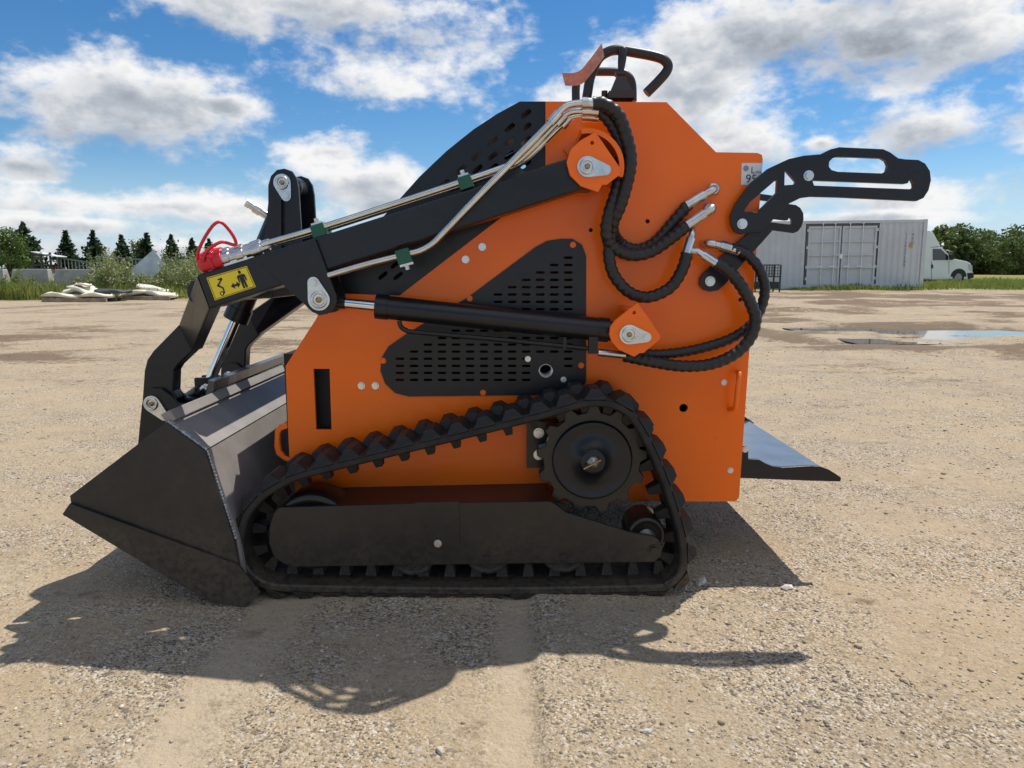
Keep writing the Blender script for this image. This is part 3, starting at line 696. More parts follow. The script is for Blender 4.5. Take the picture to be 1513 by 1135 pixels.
# --- grab handles in orange bar
def loop(pts, y, r, closed=True):
    q = path(pts, y, 6); return MB().tube(q, r, 12)
add(MB().plate(PL([(424, 625), (412, 628), (406, 637), (405, 660), (408, 672), (420, 681), (431, 684), (431, 679), (421, 675), (415, 667), (413, 655), (413, 642), (416, 636), (425, 633)], PY+.002), PY+.001, PY+.016), 'tow_loop', orange, bevel=.003)
add(MB().tube(path([(1091, 551, PY), (1092, 551, PY-.03), (1091, 560, PY-.042), (1089, 580, PY-.045), (1087, 597, PY-.042), (1084, 604, PY-.03), (1078, 605, PY)], PY, 6), .0065, 12), 'grab_handle', orange)

# --- operator's platform
bp = [(1000+.3523*a, 600+.3523*c) for a, c in ((262, 165), (290, 165), (300, 178), (300, 222), (345, 225), (370, 240), (400, 253), (440, 258), (500, 255), (560, 251), (600, 254), (640, 268), (672, 288), (690, 302), (686, 317), (560, 314), (258, 302))]
pair(MB().plate(PL(bp, PY+.014), PY+.014, PY+.026), 'platform_bracket', black, bevel=.001)
x0, z0 = P(1100, 668, PY); x1, z1 = P(1231, 702, PY+.02)
add(MB().add([(x0, PY+.027, z1+.018), (x1, PY+.027, z1+.002), (x1, 2*YC-PY-.027, z1+.002), (x0, 2*YC-PY-.027, z1+.018), (x0, PY+.027, z1+.010), (x1, PY+.027, z1-.006), (x1, 2*YC-PY-.027, z1-.006), (x0, 2*YC-PY-.027, z1+.010)],
             [(0, 1, 2, 3), (7, 6, 5, 4), (0, 4, 5, 1), (1, 5, 6, 2), (2, 6, 7, 3), (3, 7, 4, 0)]), 'platform_plate', steelp)
pbolt(1101, 664, PY+.013, .007)

# --- controls on top
HB = 2.10
add(MB().tube(path([(866, 153), (868, 138), (873, 112), (884, 88), (896, 78), (912, 74), (940, 78), (966, 83), (980, 88), (987, 97), (984, 107), (972, 121), (955, 138)], HB), .0135, 14), 'handle_bar', hoseb)
add(MB().tube(path([(851, 152), (851, 128), (855, 114), (866, 107), (885, 106), (915, 107), (928, 113), (934, 125), (935, 150)], HB+.36), .0135, 14), 'handle_bar', hoseb)
x, z = P(916, 149, HB-.02); mb = MB()
for k, (r_, dz) in enumerate(((.042, 0), (.042, .016), (.036, .018), (.013, .062), (.016, .066), (.016, .074), (.009, .078))):
    pass
prof = [(.042, 0), (.042, .018), (.034, .020), (.013, .064), (.017, .067), (.017, .075), (.0075, .078)]
vs = []; fs = []
for r_, dz in prof:
    for k in range(4):
        a = math.pi/4+k*math.pi/2; vs.append((x+r_*1.2*math.cos(a), HB-.02+r_*1.2*math.sin(a), z+dz))
for i in range(len(prof)-1):
    for k in range(4): fs.append((i*4+k, i*4+(k+1) % 4, (i+1)*4+(k+1) % 4, (i+1)*4+k))
add(MB().add(vs, fs), 'lever_boot', mat('boot_rubber', (.025, .025, .025), .5))
add(MB().tube([(x, HB-.02, z+.07), (x+.003, HB-.02, z+.105), (x+.005, HB-.02, z+.135), (x+.005, HB-.02, z+.14)], [.0075, .0115, .0125, .008], 14), 'joystick', hoseb)
x, z = P(893, 147, HB-.03); add(MB().cyl((x, HB-.03, z-.01), (x, HB-.03, z+.022), .0085, 12), 'push_button', hoseb)
tg = smooth([(*P(832, 118, HB-.02), 0), (*P(856, 115, HB-.02), 0), (*P(872, 100, HB-.02), 0), (*P(890, 76, HB-.02), 0)], 6)
mb = MB(); n_ = len(tg); vs = []
for i, p in enumerate(tg):
    wv = .010*math.sin(i/n_*6); vs += [(p.x-.004, HB-.03+wv, p.y+.016), (p.x+.006, HB-.015+wv, p.y-.014)]
mb.add(vs, [(2*i, 2*i+1, 2*i+3, 2*i+2) for i in range(n_-1)], True); add(mb, 'paper_tag', tagm)

# --- safety sticker with its pictograms
sy = A0-.0008
SK = [P(305, 410.5, sy), P(364.5, 393, sy), P(378, 424, sy), P(317.5, 444, sy)]
stk = add(MB().plate([SK[0], SK[3], SK[2], SK[1]], sy, sy+.0006), 'safety_sticker', yellow)
def sk(a, c):
    t = [SK[0][i]*(1-a)*(1-c)+SK[1][i]*a*(1-c)+SK[3][i]*(1-a)*c+SK[2][i]*a*c for i in (0, 1)]; return tuple(t)
def glyph(polys):
    mb = MB()
    for p in polys: mb.plate([sk(*q) for q in p], sy-.0007, sy-.0002)
    mb.build('pictogram', ink, stk)
glyph([[(.47, .66), (.55, .52), (.55, .61), (.62, .61), (.62, .52), (.70, .66), (.62, .80), (.62, .71), (.55, .71), (.55, .80)]])
glyph([[(.78+.035*math.cos(t), .17+.085*math.sin(t)) for t in np.linspace(0, 6.28, 11)[:-1]],
       [(.72, .28), (.84, .28), (.88, .34), (.875, .60), (.85, .60), (.845, .42), (.835, .42), (.835, .90), (.79, .90), (.783, .62), (.777, .62), (.77, .90), (.725, .90), (.725, .42), (.715, .42), (.71, .60), (.685, .60), (.68, .34)]])
glyph([[(.17, .44), (.33, .20), (.35, .24), (.19, .50)], [(.22, .20), (.33, .17), (.35, .24), (.27, .26)], [(.16, .45), (.22, .44), (.30, .60), (.29, .84), (.26, .84), (.265, .62), (.20, .52)],
       [(.215+.05*math.cos(t), .82+.10*math.sin(t)) for t in np.linspace(0, 6.28, 13)[:-1]]])
mb = MB().plate([sk(.215+.028*math.cos(t), .82+.055*math.sin(t)) for t in np.linspace(0, 6.28, 13)[:-1]], sy-.0011, sy-.0007); mb.build('pictogram', yellow, stk)
for a, c in (((.02, .03), (.98, .05)), ((.02, .95), (.98, .97)), ((.02, .03), (.03, .97)), ((.97, .03), (.98, .97))):
    MB().plate([sk(a[0], a[1]), sk(c[0], a[1]), sk(c[0], c[1]), sk(a[0], c[1])], sy-.0006, sy-.0002).build('sticker_border', ink, stk)

# --- auxiliary couplers with red dust caps on the arm end
for i, yy in enumerate((1.835, 1.875)):
    mb = MB(); L = lambda u, v: c3(u, v-6*i, yy)
    for (a, c, r_, n) in (((398, 364), (380, 370), .010, 12), ((386, 367), (372, 372), .015, 6), ((374, 371), (356, 376), .012, 14), ((360, 375), (350, 378), .0165, 6), ((352, 377), (338, 381), .0135, 16), ((340, 380), (322, 385), .017, 16)):
        mb.tube([L(*a), L(*c)], r_, n)
    add(mb, 'quick_coupler', zinc)
    mb = MB(); mb.tube([L(330, 383), L(322, 385), L(306, 390), L(298, 392), L(293, 393)], [.0215, .0225, .022, .019, .008], 18); mb.tube([L(318, 386), L(313, 387.5)], .026, 18); add(mb, 'dust_cap', red)
add(MB().tube(path([(292, 386, 1.83), (293, 372, 1.82), (302, 352, 1.815), (316, 332, 1.82), (327, 329, 1.83), (340, 342, 1.85), (348, 356, 1.86), (346, 362, 1.86), (326, 358, 1.84), (305, 372, 1.82), (299, 386, 1.81)], 1.83, 8), .0042, 8), 'cap_cord', red)
x, z = P(345, 400, 1.855); o = MB().box(-.055, .05, -.03, .045, -.004, .004); k = add(o, 'coupler_bracket', zinc); k.location = (x, 1.855, z+.018); k.rotation_euler.y = R(-17)

# --- bucket
BY0, BY1 = 1.722, 2*YC-1.722
prof = PL([(103, 735), (92, 760), (240, 848), (312, 889), (362, 897), (346, 800), (303, 667), (245, 625)], BY0)
bk = empty('bucket'); bk.parent = LD; bk.matrix_parent_inverse = Matrix.Translation((0, -2.33, 0))
def bpart(mb, name, m, bevel=0): return mb.build(name, m, bk, bevel=bevel)
side = PL([(103, 733), (105, 745), (350, 836), (362, 893), (346, 800), (303, 667), (245, 625)], BY0)
for y_ in (BY0, BY1-.012): bpart(MB().plate(side, y_, y_+.012), 'side_wall', bside, .001)
cut = PL([(103, 744), (92, 760), (240, 849), (312, 890), (363, 898), (384, 876), (352, 835)], BY0-.008)
for y_ in (BY0-.0085, BY1+.0005): bpart(MB().plate(cut, y_, y_+.008), 'side_cutter', bside, .001)
def skin(a, c, th, name, m, y0=BY0+.0125, y1=BY1-.0125, off=0):
    d = (Vector(c)-Vector(a)).normalized(); n_ = Vector((d.y, -d.x))
    a = Vector(a)+n_*off; c = Vector(c)+n_*off
    return bpart(MB().plate([tuple(a), tuple(c), tuple(c+n_*th), tuple(a+n_*th)], y0, y1), name, m)
T = PL([(245, 625), (303, 667), (346, 800), (362, 893), (97, 757)], BY0)
skin(T[1], T[0], .008, 'back_panel', bgrey); skin(T[2], T[1], .008, 'back_panel', bgrey); skin(T[3], T[2], .008, 'back_panel', bgrey); skin(T[4], T[3], .010, 'floor_plate', bside)
skin(PL([(130, 777)], BY0)[0], T[4], .018, 'cutting_edge', bside, off=-.006)
lip = [(T[0][0]-.004, T[0][1]-.006), (T[0][0]+.020, T[0][1]+.006), (T[0][0]+.006, T[0][1]+.030), (T[0][0]-.018, T[0][1]+.018)]
bpart(MB().plate(lip, BY0+.0125, BY1-.0125), 'top_rail', bgrey, .002)
# weld beads where back and side meet, and along the cutter
wl = mat('weld_bead', (.34, .35, .37), .35, metal=.6, var=.5, vscale=90, bump=.6, bscale=150)
def bead(a, c, y, r=.004): return bpart(MB().tube([(p[0], y, p[1]) for p in (a, c)], r, 8, wob=.25, pitch=.009, step=.002), 'weld_bead', wl)
bead(T[0], T[1], BY0+.013, .006); bead(T[1], T[2], BY0+.013, .005); a, c = PL([(106, 745), (350, 836)], BY0); bead(a, c, BY0-.001, .0035)
# hitch: mounting plate on the top rail with ears either side of each hanger
hp = PL([(255, 622), (262, 598), (276, 580), (300, 570), (322, 584), (296, 612)], 1.95)
lp = MB()
hx0, hz0 = T[0]
q = [(hx0-.014, hz0+.022), (hx0+.010, hz0+.036), (hx0+.012, hz0+.062), (hx0-.004, hz0+.066)]
bpart(MB().plate(q, 1.99, 2*YC-1.99), 'hitch_plate', mat('hitch_black_sky_sheen', (.05, .055, .065), .28, var=.2, coat=.3))  # black paint; its bluish base colour has the reflected sky painted in
er = [(203, 660), (209, 600), (212, 584), (222, 574), (238, 574), (252, 584), (262, 596), (285, 600), (300, 612), (262, 632), (246, 628)]
for y_ in (LY-.012, LY+.0505):
    for mir in (False, True):
        o = MB().plate(PL(er, LY-.012), y_, y_+.0115).build('hitch_ear', black, bk, mirror=mir, bevel=.002)
x, z = P(224, 597, LY-.012)
for mir in (False, True): MB().lathe(x, z, [(.0001, LY-.016), (.016, LY-.016), (.016, LY+.066), (.0001, LY+.066)], 18).build('hitch_pin', zinc, bk, mirror=mir)
retainer((224, 597), 12.5, (242, 615), 7, LY-.0185)
for yy, (u, v) in ((2.13, (296, 584)), (2.53, (376, 552))):
    x, z = P(u, v, yy); z += .012; mb = MB(); d = Vector((.75, -.45, .45)).normalized(); c = Vector((x, yy, z))
    mb.tube([c-d*.06, c+d*.004], .021, 18); mb.build('latch_housing', black, bk)
    mb = MB(); mb.tube([c, c+d*.035], .0105, 14); mb.build('latch_pin', zinc, bk)
    ring = [c+d*.02+Vector((.024*math.cos(t), -.008*math.cos(t), .022*math.sin(t)-.02)) for t in np.linspace(0, 6.28, 20)]
    MB().tube(ring, .0022, 6).build('pin_ring', zinc, bk)
    MB().box(x-.075, x+.005, yy-.05, yy+.05, z-.07, z-.012).build('latch_block', black, bk, bevel=.006)
x, z = te; MB().box(x-.03, x+.03, ty-.035, ty-.02, z-.06, z+.03).build('tilt_lug', black, bk, bevel=.004); MB().box(x-.03, x+.03, ty+.02, ty+.035, z-.06, z+.03).build('tilt_lug', black, bk, bevel=.004)

# --- tracks
TK0, TK1 = 1.745, 1.925
tpx = [(440, 871), (700, 875), (955, 871), (985, 867), (1004, 853), (1012, 828), (1008, 790), (994, 742), (976, 692), (953, 643), (930, 611), (900, 597), (862, 597), (811, 611), (730, 632), (600, 664), (454, 700), (418, 714), (385, 735), (362, 764), (353, 800), (358, 836), (379, 860), (405, 869)]
tp = smooth([(*P(u, v, TK0), 0) for u, v in tpx], 10, True); tp = [(p.x, p.y) for p in tp]
per = [0]
for i in range(len(tp)): a, c = tp[i], tp[(i+1) % len(tp)]; per.append(per[-1]+math.hypot(c[0]-a[0], c[1]-a[1]))
LEN = per[-1]
def tat(s):
    s %= LEN; i = int(np.searchsorted(per, s, 'right'))-1; i = min(i, len(tp)-1); a, c = tp[i], tp[(i+1) % len(tp)]; t = (s-per[i])/max(1e-9, per[i+1]-per[i])
    d = Vector((c[0]-a[0], c[1]-a[1])).normalized(); return Vector((a[0]+(c[0]-a[0])*t, a[1]+(c[1]-a[1])*t)), d
NB = 240; th = .011
belt = MB(); vs = []; fs = []
cs = [(-th, TK0+.004), (-th*.6, TK0), (th*.5, TK0), (th, TK0+.006), (th, TK1-.006), (th*.5, TK1), (-th*.6, TK1), (-th, TK1-.004)]
for i in range(NB):
    p, d = tat(LEN*i/NB); n_ = Vector((d.y, -d.x))        # outward for a counter-clockwise loop seen from the camera
    for o_, y_ in cs: vs.append((p.x+n_.x*o_, y_, p.y+n_.y*o_))
m8 = len(cs)
for i in range(NB):
    j = (i+1) % NB
    for k in range(m8): fs.append((i*m8+k, j*m8+k, j*m8+(k+1) % m8, i*m8+(k+1) % m8))
belt.add(vs, fs, False)
tracks = [add(belt, 'rubber_track', rubber), add(belt, 'rubber_track', rubber, mirror=True)]
NL = 40
def lugmesh(name, w0, w1, h, ln, tip, lean=0):
    """tapered tread block: along the belt x, across y, outward z"""
    b_ = MB(); a = ln/2
    base = [(-a, w0, 0), (-a*.55, w0-.0, 0), (a*.55, w0, 0), (a, w0, 0), (a*1.1, w1, 0), (-a*1.1, w1, 0)]
    base = [(-a, w0, -.003), (a, w0, -.003), (a*1.15, w1, -.003), (-a*1.15, w1, -.003)]
    top = [(-a*tip, w0+.012, h), (a*tip, w0+.012, h), (a*tip*1.1, w1-.004, h), (-a*tip*1.1, w1-.004, h)]
    return b_.hexa(base, top)
m1 = lugmesh('n', 0, .098, .022, .058, .36).build('tread_lug', rubber); m2 = lugmesh('n', 0, .092, .022, .058, .36).build('tread_lug', rubber)
m3 = MB(); m3.hexa([(-.016, .068, .004), (.016, .068, .004), (.016, .112, .004), (-.016, .112, .004)], [(-.009, .074, -.034), (.009, .074, -.034), (.009, .106, -.034), (-.009, .106, -.034)]); m3 = m3.build('drive_lug', rubber)
lm = [m1.data, m2.data, m3.data]
for o in (m1, m2, m3): bpy.data.objects.remove(o)
for d_ in lm[:2]:
    pass
def putlug(data, name, s, y, trk, off, mir):
    p, d = tat(s); n_ = Vector((d.y, -d.x)); o = bpy.data.objects.new(name, data); COL.objects.link(o); o.parent = trk
    M_ = Matrix(((d.x, 0, n_.x, p.x+n_.x*off), (0, 1, 0, y), (d.y, 0, n_.y, p.y+n_.y*off), (0, 0, 0, 1)))
    if mir: M_ = Matrix.Translation((0, 2*YC, 0)) @ Matrix.Diagonal((1, -1, 1, 1)) @ M_
    o.matrix_basis = M_
for t_, trk in enumerate(tracks):
    for k in range(NL):
        putlug(lm[0], 'tread_lug', LEN*(k+.2)/NL, TK0-.001, trk, th, t_); putlug(lm[1], 'tread_lug', LEN*(k+.7)/NL, TK0+.089, trk, th, t_)
        putlug(lm[2], 'drive_lug', LEN*(k+.5)/NL, TK0, trk, -th, t_)
# --- track frames with rollers, idlers and sprocket
FY = 1.772
fpx = [(412, 750), (613, 744), (812, 741), (822, 746), (835, 757), (932, 787), (962, 792), (973, 797), (979, 810), (977, 822), (966, 831), (700, 834), (436, 838), (420, 834), (405, 824), (397, 803), (398, 778), (404, 760)]
pair(MB().plate(PL(fpx, FY), FY, FY+.012), 'track_frame', blackd, bevel=.002)
x0, z0 = P(416, 750, FY); x1, z1 = P(813, 741.5, FY)
m_ = MB(); m_.hexa([(x0, FY+.0125, z0-.001), (x1, FY+.0125, z1-.001), (x1, FY+.0125, z1-.012), (x0, FY+.0125, z0-.012)], [(x0, PY-.001, z0-.001), (x1, PY-.001, z1-.001), (x1, PY-.001, z1-.012), (x0, PY-.001, z0-.012)]); pair(m_, 'frame_deck', blackd)
pair(MB().plate(PL([(613, 742.5), (678, 741.5), (679, 808), (640, 809)], FY-.003), FY-.0035, FY-.0005), 'access_cover', blackd)
pbolt(647, 803, FY-.004, .0078)
for u, v in ((605, 827), (719, 824), (832, 822)): pbolt(u, v, FY, .0085, blackd)
pbolt(966, 813, FY, .012, blackd)
def wheel(u, v, r, y0, y1, name, m=blackd, rim=.75):
    x, z = P(u, v, FY); mb = MB()
    mb.lathe(x, z, [(.0001, y0+.008), (r*.35, y0+.006), (r*rim, y0+.008), (r*(rim+.05), y0), (r*.96, y0), (r, y0+.006), (r, y1-.006), (r*.96, y1), (.0001, y1)], 36); pair(mb, name, m)
for u, v in ((608, 822), (720, 820), (833, 818)): wheel(u, v, .062, FY+.014, 1.90, 'track_roller', rubber)
wheel(957, 795, .050, FY+.014, 1.90, 'rear_idler', blackd); wheel(458, 790, .104, FY+.016, 1.90, 'front_idler', blackd)
x, z = P(957, 797, FY); pair(MB().lathe(x, z, [(.0001, FY+.0125), (.024, FY+.0125), (.024, FY+.0135), (.0001, FY+.0136)], 20), 'idler_cap', mat('worn_steel', (.16, .155, .15), .4, metal=.8))
SX, SZ = P(876, 682, 1.80)
def gear(r0, r1, n, y0, y1):
    o = []
    for k in range(n):
        for f_, r_ in ((-.30, r0), (-.14, r1), (.14, r1), (.30, r0)):
            a = 2*math.pi*(k+f_)/n+.1; o.append((SX+r_*math.cos(a), SZ+r_*math.sin(a)))
    return MB().plate(o, y0, y1)
pair(gear(.128, .146, 13, 1.815, 1.855), 'drive_sprocket', blackd, bevel=.002)
pair(MB().lathe(SX, SZ, [(.106, 1.8145), (.104, 1.806), (.098, 1.804), (.092, 1.808), (.035, 1.800), (.034, 1.796), (.026, 1.794), (.0001, 1.794)], 48), 'sprocket_dish', black)
pair(MB().lathe(SX, SZ, [(.018, 1.794), (.017, 1.788), (.012, 1.787), (.011, 1.780), (.0001, 1.780)], 6), 'axle_nut', mat('bare_steel', (.36, .35, .32), .4, metal=.9))
mb = MB().tube([(SX-.026, 1.777, SZ-.014), (SX+.018, 1.777, SZ+.010)], .0028, 8); add(mb, 'cotter_pin', brass)
x, z = P(800, 655, 1.90); add(MB().box(x-.04, x+.09, 1.90, PY-.001, z-.07, z+.06), 'motor_mount', blackd)
for v in (640, 672): pbolt(796, v, 1.90, .011)
pair(MB().lathe(SX, SZ, [(.05, 1.855), (.05, PY)], 24), 'drive_motor', darkm)

# ------------------------------------------------------------------ background, right: container, truck, crate
cpaint = mat('container_grey', (.56, .58, .59), .5, var=.06, vscale=1.2, grime=.12)
def container():
    YF = 31.2; X1, _ = P(1363, 428, YF); L = 12.19; X0 = X1-L; H = 2.9; DP = 2.44
    k = H/98.0                                     # metres per pixel on its front
    C = empty('shipping_container', ((X0+X1)/2, YF+DP/2, gz(X1, YF)-.02), label='long pale grey corrugated shipping container with double side doors', cat='shipping container')
    C.rotation_euler.y = R(-.7)
    ox, oy = -(X0+X1)/2, -(YF+DP/2)
    def cp(mb, name, m=cpaint, parent=C): return mb.build(name, m, parent)
    fx = lambda zx: X1-(965-zx)*.273*k+ox          # x of a zoom column
    fz = lambda zy: H-(zy-75)*.273*k+.0            # height of a zoom row
    yf, yb = YF+oy, YF+DP+oy; xa, xb = X0+ox, X1+ox
    d0, d1 = fx(330), fx(706)
    def corr(a, c, y, sgn, z0, z1):
        mb = MB(); pitch = .278; n = max(1, int(round((c-a)/pitch))); pr = []
        for i in range(n):
            o = a+(c-a)*i/n; w_ = (c-a)/n
            pr += [(o, .036), (o+w_*.26, .036), (o+w_*.5, .0), (o+w_*.76, .0)]
        pr.append((c, .036)); vs = []
        for (x, d) in pr: vs += [(x, y+sgn*d, z0), (x, y+sgn*d, z1)]
        return mb.add(vs, [(2*i, 2*i+2, 2*i+3, 2*i+1) for i in range(len(pr)-1)])
    cp(corr(xa+.16, d0-.06, yf+.01, 1, .17, H-.12), 'wall_panel'); cp(corr(d1+.06, xb-.16, yf+.01, 1, .17, H-.12), 'wall_panel'); cp(corr(xa+.16, xb-.16, yb-.01, -1, .17, H-.12), 'wall_panel')
    for y in (yf, yb-.1):
        cp(MB().box(xa+.16, xb-.16, y, y+.1, .02, .17), 'bottom_rail'); cp(MB().box(xa+.16, xb-.16, y, y+.1, H-.12, H), 'top_rail')
        for x in (xa, xb-.16): cp(MB().box(x, x+.16, y-.008, y+.16, 0, H+.01), 'corner_post')
    for x in (xa+.02, xb-.06): cp(MB().box(x, x+.04, yf+.16, yb-.16, .1, H-.05), 'end_wall')
    cp(MB().box(xa+.1, xb-.1, yf+.11, yb-.11, H-.06, H-.02), 'roof'); cp(MB().box(xa+.1, xb-.1, yf+.11, yb-.11, .1, .14), 'floor')
    seal = mat('door_seal', (.12, .12, .12), .7)
    cp(MB().box(d0-.03, d1+.03, yf+.055, yf+.075, .171, H-.121), 'door_backing', seal)
    mid = (fx(505)+fx(522))/2
    for a, c in ((d0+.05, mid-.03), (mid+.03, d1-.05)):
        D = cp(MB().box(a, c, yf+.045, yf+.0545, fz(412), fz(104)), 'door')
        zs = [fz(412), fz(322), fz(255), fz(184), fz(104)]
        for i in range(5): cp(MB().box(a+.001, c-.001, yf-.012, yf+.0445, zs[i]-.035 if i else zs[i]+.001, zs[i]+.035 if i < 4 else zs[i]-.001), 'door_rib', parent=D) if 0 < i < 4 else None
        for z_ in (zs[0]+.04, zs[4]-.04): cp(MB().box(a+.001, c-.001, yf+.004, yf+.0445, z_-.04, z_+.04), 'door_rib', parent=D)
        for x in (a+.04, c-.04): cp(MB().box(x-.039, x+.039, yf-.002, yf+.0035, zs[0], zs[4]), 'door_stile', parent=D)
        for f_ in (.42, .80):
            x = a+(c-a)*(f_ if a < mid-.5 and c < mid else 1-f_)
            cp(MB().tube([(x, yf-.035, .12), (x, yf-.035, H-.05)], .019, 8), 'lock_rod', zinc, D)
            cp(MB().box(x-.06, x+.06, yf-.02, yf+.004, .125, .20), 'rod_keeper', cpaint, D); cp(MB().box(x-.06, x+.06, yf-.02, yf+.004, H-.15, H-.08), 'rod_keeper', cpaint, D)
            cp(MB().box(x-.22, x+.04, yf-.07, yf-.055, fz(316)-.02, fz(316)+.02), 'lock_handle', zinc, D)
        for z_ in (fz(380), fz(318), fz(215), fz(125)):
            x = a if a < mid-.5 and c < mid else c; cp(MB().box(x-.07, x+.07, yf-.005, yf+.004, z_-.06, z_+.06), 'door_hinge', cpaint, D)
    cp(MB().box(mid-.07, mid+.07, yf-.03, yf+.0, fz(275), fz(250)), 'lock_box', zinc)
    # markings that run down the wall
    im = mat('faded_ink', (.13, .13, .14), .7)
    for col, txt, z0 in ((858, '112P37589', fz(142)), (893, '45G1', fz(142))):
        for i, ch in enumerate(txt): flat_text(ch, .17, im, C, fx(col)-.05, yf+.004, z0-.14-i*.165, 'lettering')
    cp(MB().box(fx(880), fx(895), yf+.002, yf+.006, fz(220), fz(197)), 'hazard_label', mat('label_orange', (.55, .27, .03), .5))
container()

def truck():
    YT = 44; wp = mat('truck_white', (.80, .80, .80), .35, coat=.3, var=.03, vscale=.8); gl = mat('window_glass', (.02, .03, .035), .06, spec=.8); dk = mat('truck_dark', (.02, .02, .02), .6); hb = mat('hub_grey', (.35, .35, .36), .4, metal=.5)
    zt = lambda zx, zy: P(1100+.273*zx, 310+.273*zy, YT)
    base = zt(1160, 392)[1]
    T_ = empty('box_truck', (zt(1080, 375)[0], YT+1, 0), label='white box truck with a van cab parked behind the shipping container', cat='truck')
    ox, oy = -zt(1080, 375)[0], -(YT+1); oz = -base+gz(zt(1160, 392)[0], YT)+.02
    def tp_(pts, y0, y1, name, m=wp, parent=T_, bevel=.03):
        return MB().plate([(x+ox, z+oz) for x, z in [zt(*p) for p in pts]], y0+oy, y1+oy).build(name, m, parent, bevel=bevel)
    tp_([(640, 372), (1003, 372), (1003, 108), (640, 108)], YT-.1, YT+2.2, 'cargo_box', wp)
    tp_([(945, 365), (950, 150), (1000, 140), (998, 365)], YT-.13, YT-.101, 'box_door', wp, bevel=.01)
    tp_([(1004, 112), (1025, 112), (1068, 192), (1004, 198)], YT+.1, YT+1.9, 'wind_fairing', wp)
    cab = tp_([(1004, 375), (1004, 200), (1064, 196), (1075, 203), (1122, 252), (1142, 262), (1205, 274), (1226, 284), (1236, 305), (1238, 350), (1232, 366), (1205, 372)], YT, YT+1.95, 'cab', wp, bevel=.08)
    tp_([(1019, 207), (1062, 207), (1102, 245), (1103, 267), (1019, 268)], YT-.02, YT-.004, 'side_window', gl, cab, .0)
    tp_([(1076, 200), (1080, 198), (1128, 250), (1124, 253)], YT+.12, YT+1.83, 'windscreen', gl, cab, 0)
    tp_([(1012, 370), (1012, 272), (1014, 272), (1014, 370)], YT-.008, YT+.02, 'door_gap', dk, cab, 0); tp_([(1106, 340), (1106, 272), (1108, 272), (1108, 340)], YT-.008, YT+.02, 'door_gap', dk, cab, 0)
    tp_([(1010, 292), (1020, 292), (1020, 312), (1010, 312)], YT-.03, YT-.009, 'door_handle', dk, cab, 0)
    tp_([(1098, 236), (1118, 234), (1122, 264), (1102, 268)], YT-.25, YT-.12, 'wing_mirror', dk, cab, .02)
    tp_([(1212, 290), (1232, 295), (1234, 325), (1216, 322)], YT-.02, YT+.12, 'headlight', mat('lamp_lens', (.5, .5, .5), .1), cab, 0)
    tp_([(1205, 338), (1240, 335), (1240, 362), (1210, 372)], YT-.05, YT+2.0, 'front_bumper', dk, cab, .03)
    tp_([(945, 377), (1140, 377), (1140, 388), (945, 388)], YT+.3, YT+1.6, 'chassis', dk, T_, 0)
    for zx in (1158, 800):
        x, z = zt(zx, 360); r_ = .40; w_ = MB(); w_.lathe(x+ox, z+oz+.03, [(.0001, YT+.0+oy), (r_*.9, YT+oy), (r_, YT+.03+oy), (r_, YT+.26+oy), (.0001, YT+.27+oy)], 28); t_ = w_.build('wheel', dk, T_)
        w_ = MB(); w_.lathe(x+ox, z+oz+.03, [(.0001, YT-.01+oy), (r_*.3, YT-.03+oy), (r_*.55, YT-.006+oy), (r_*.62, YT-.012+oy), (r_*.62, YT+oy)], 20); w_.build('rim', hb, t_)
        a = MB(); pts = [(x+ox+r_*1.22*math.cos(t), z+oz+.03+r_*1.22*math.sin(t)) for t in np.linspace(0, math.pi, 14)]; a.plate(pts, YT-.012+oy, YT+.3+oy); a.build('wheel_arch', dk, T_)
truck()

def crate():
    YB = 28.5; C = empty('wire_crate', (P(1136, 430, YB)[0], YB, 0), label='black wire basket crate on legs beside the shipping container', cat='crate')
    m = mat('crate_black', (.03, .03, .03), .6); x0, x1 = -.55, .42; h0, h1 = .62, 1.08; z = gz(*C.location[:2])
    for x in (x0, x1):
        for y in (0, .7): MB().box(x-.025, x+.025, y-.025, y+.025, z-.02, z+h1).build('leg', m, C)
    for y in (0, .7):
        for zz_ in (h0, h1): MB().box(x0+.026, x1-.026, y-.02, y+.02, z+zz_-.02, z+zz_+.02).build('rail', m, C)
        for i in range(1, 9): x = x0+(x1-x0)*i/9; MB().box(x-.01, x+.01, y-.01, y+.01, z+h0+.021, z+h1-.021).build('wire', m, C)
        for i in range(1, 4): zz_ = h0+(h1-h0)*i/4; MB().box(x0+.026, x1-.026, y-.022, y-.012, z+zz_-.01, z+zz_+.01).build('wire', m, C)
    MB().box(x0+.03, x1-.03, .03, .67, z+h0-.012, z+h0+.012).build('shelf', m, C); MB().box(x0+.03, x1-.03, .03, .67, z+.15, z+.42).build('lower_bin', m, C)
crate()

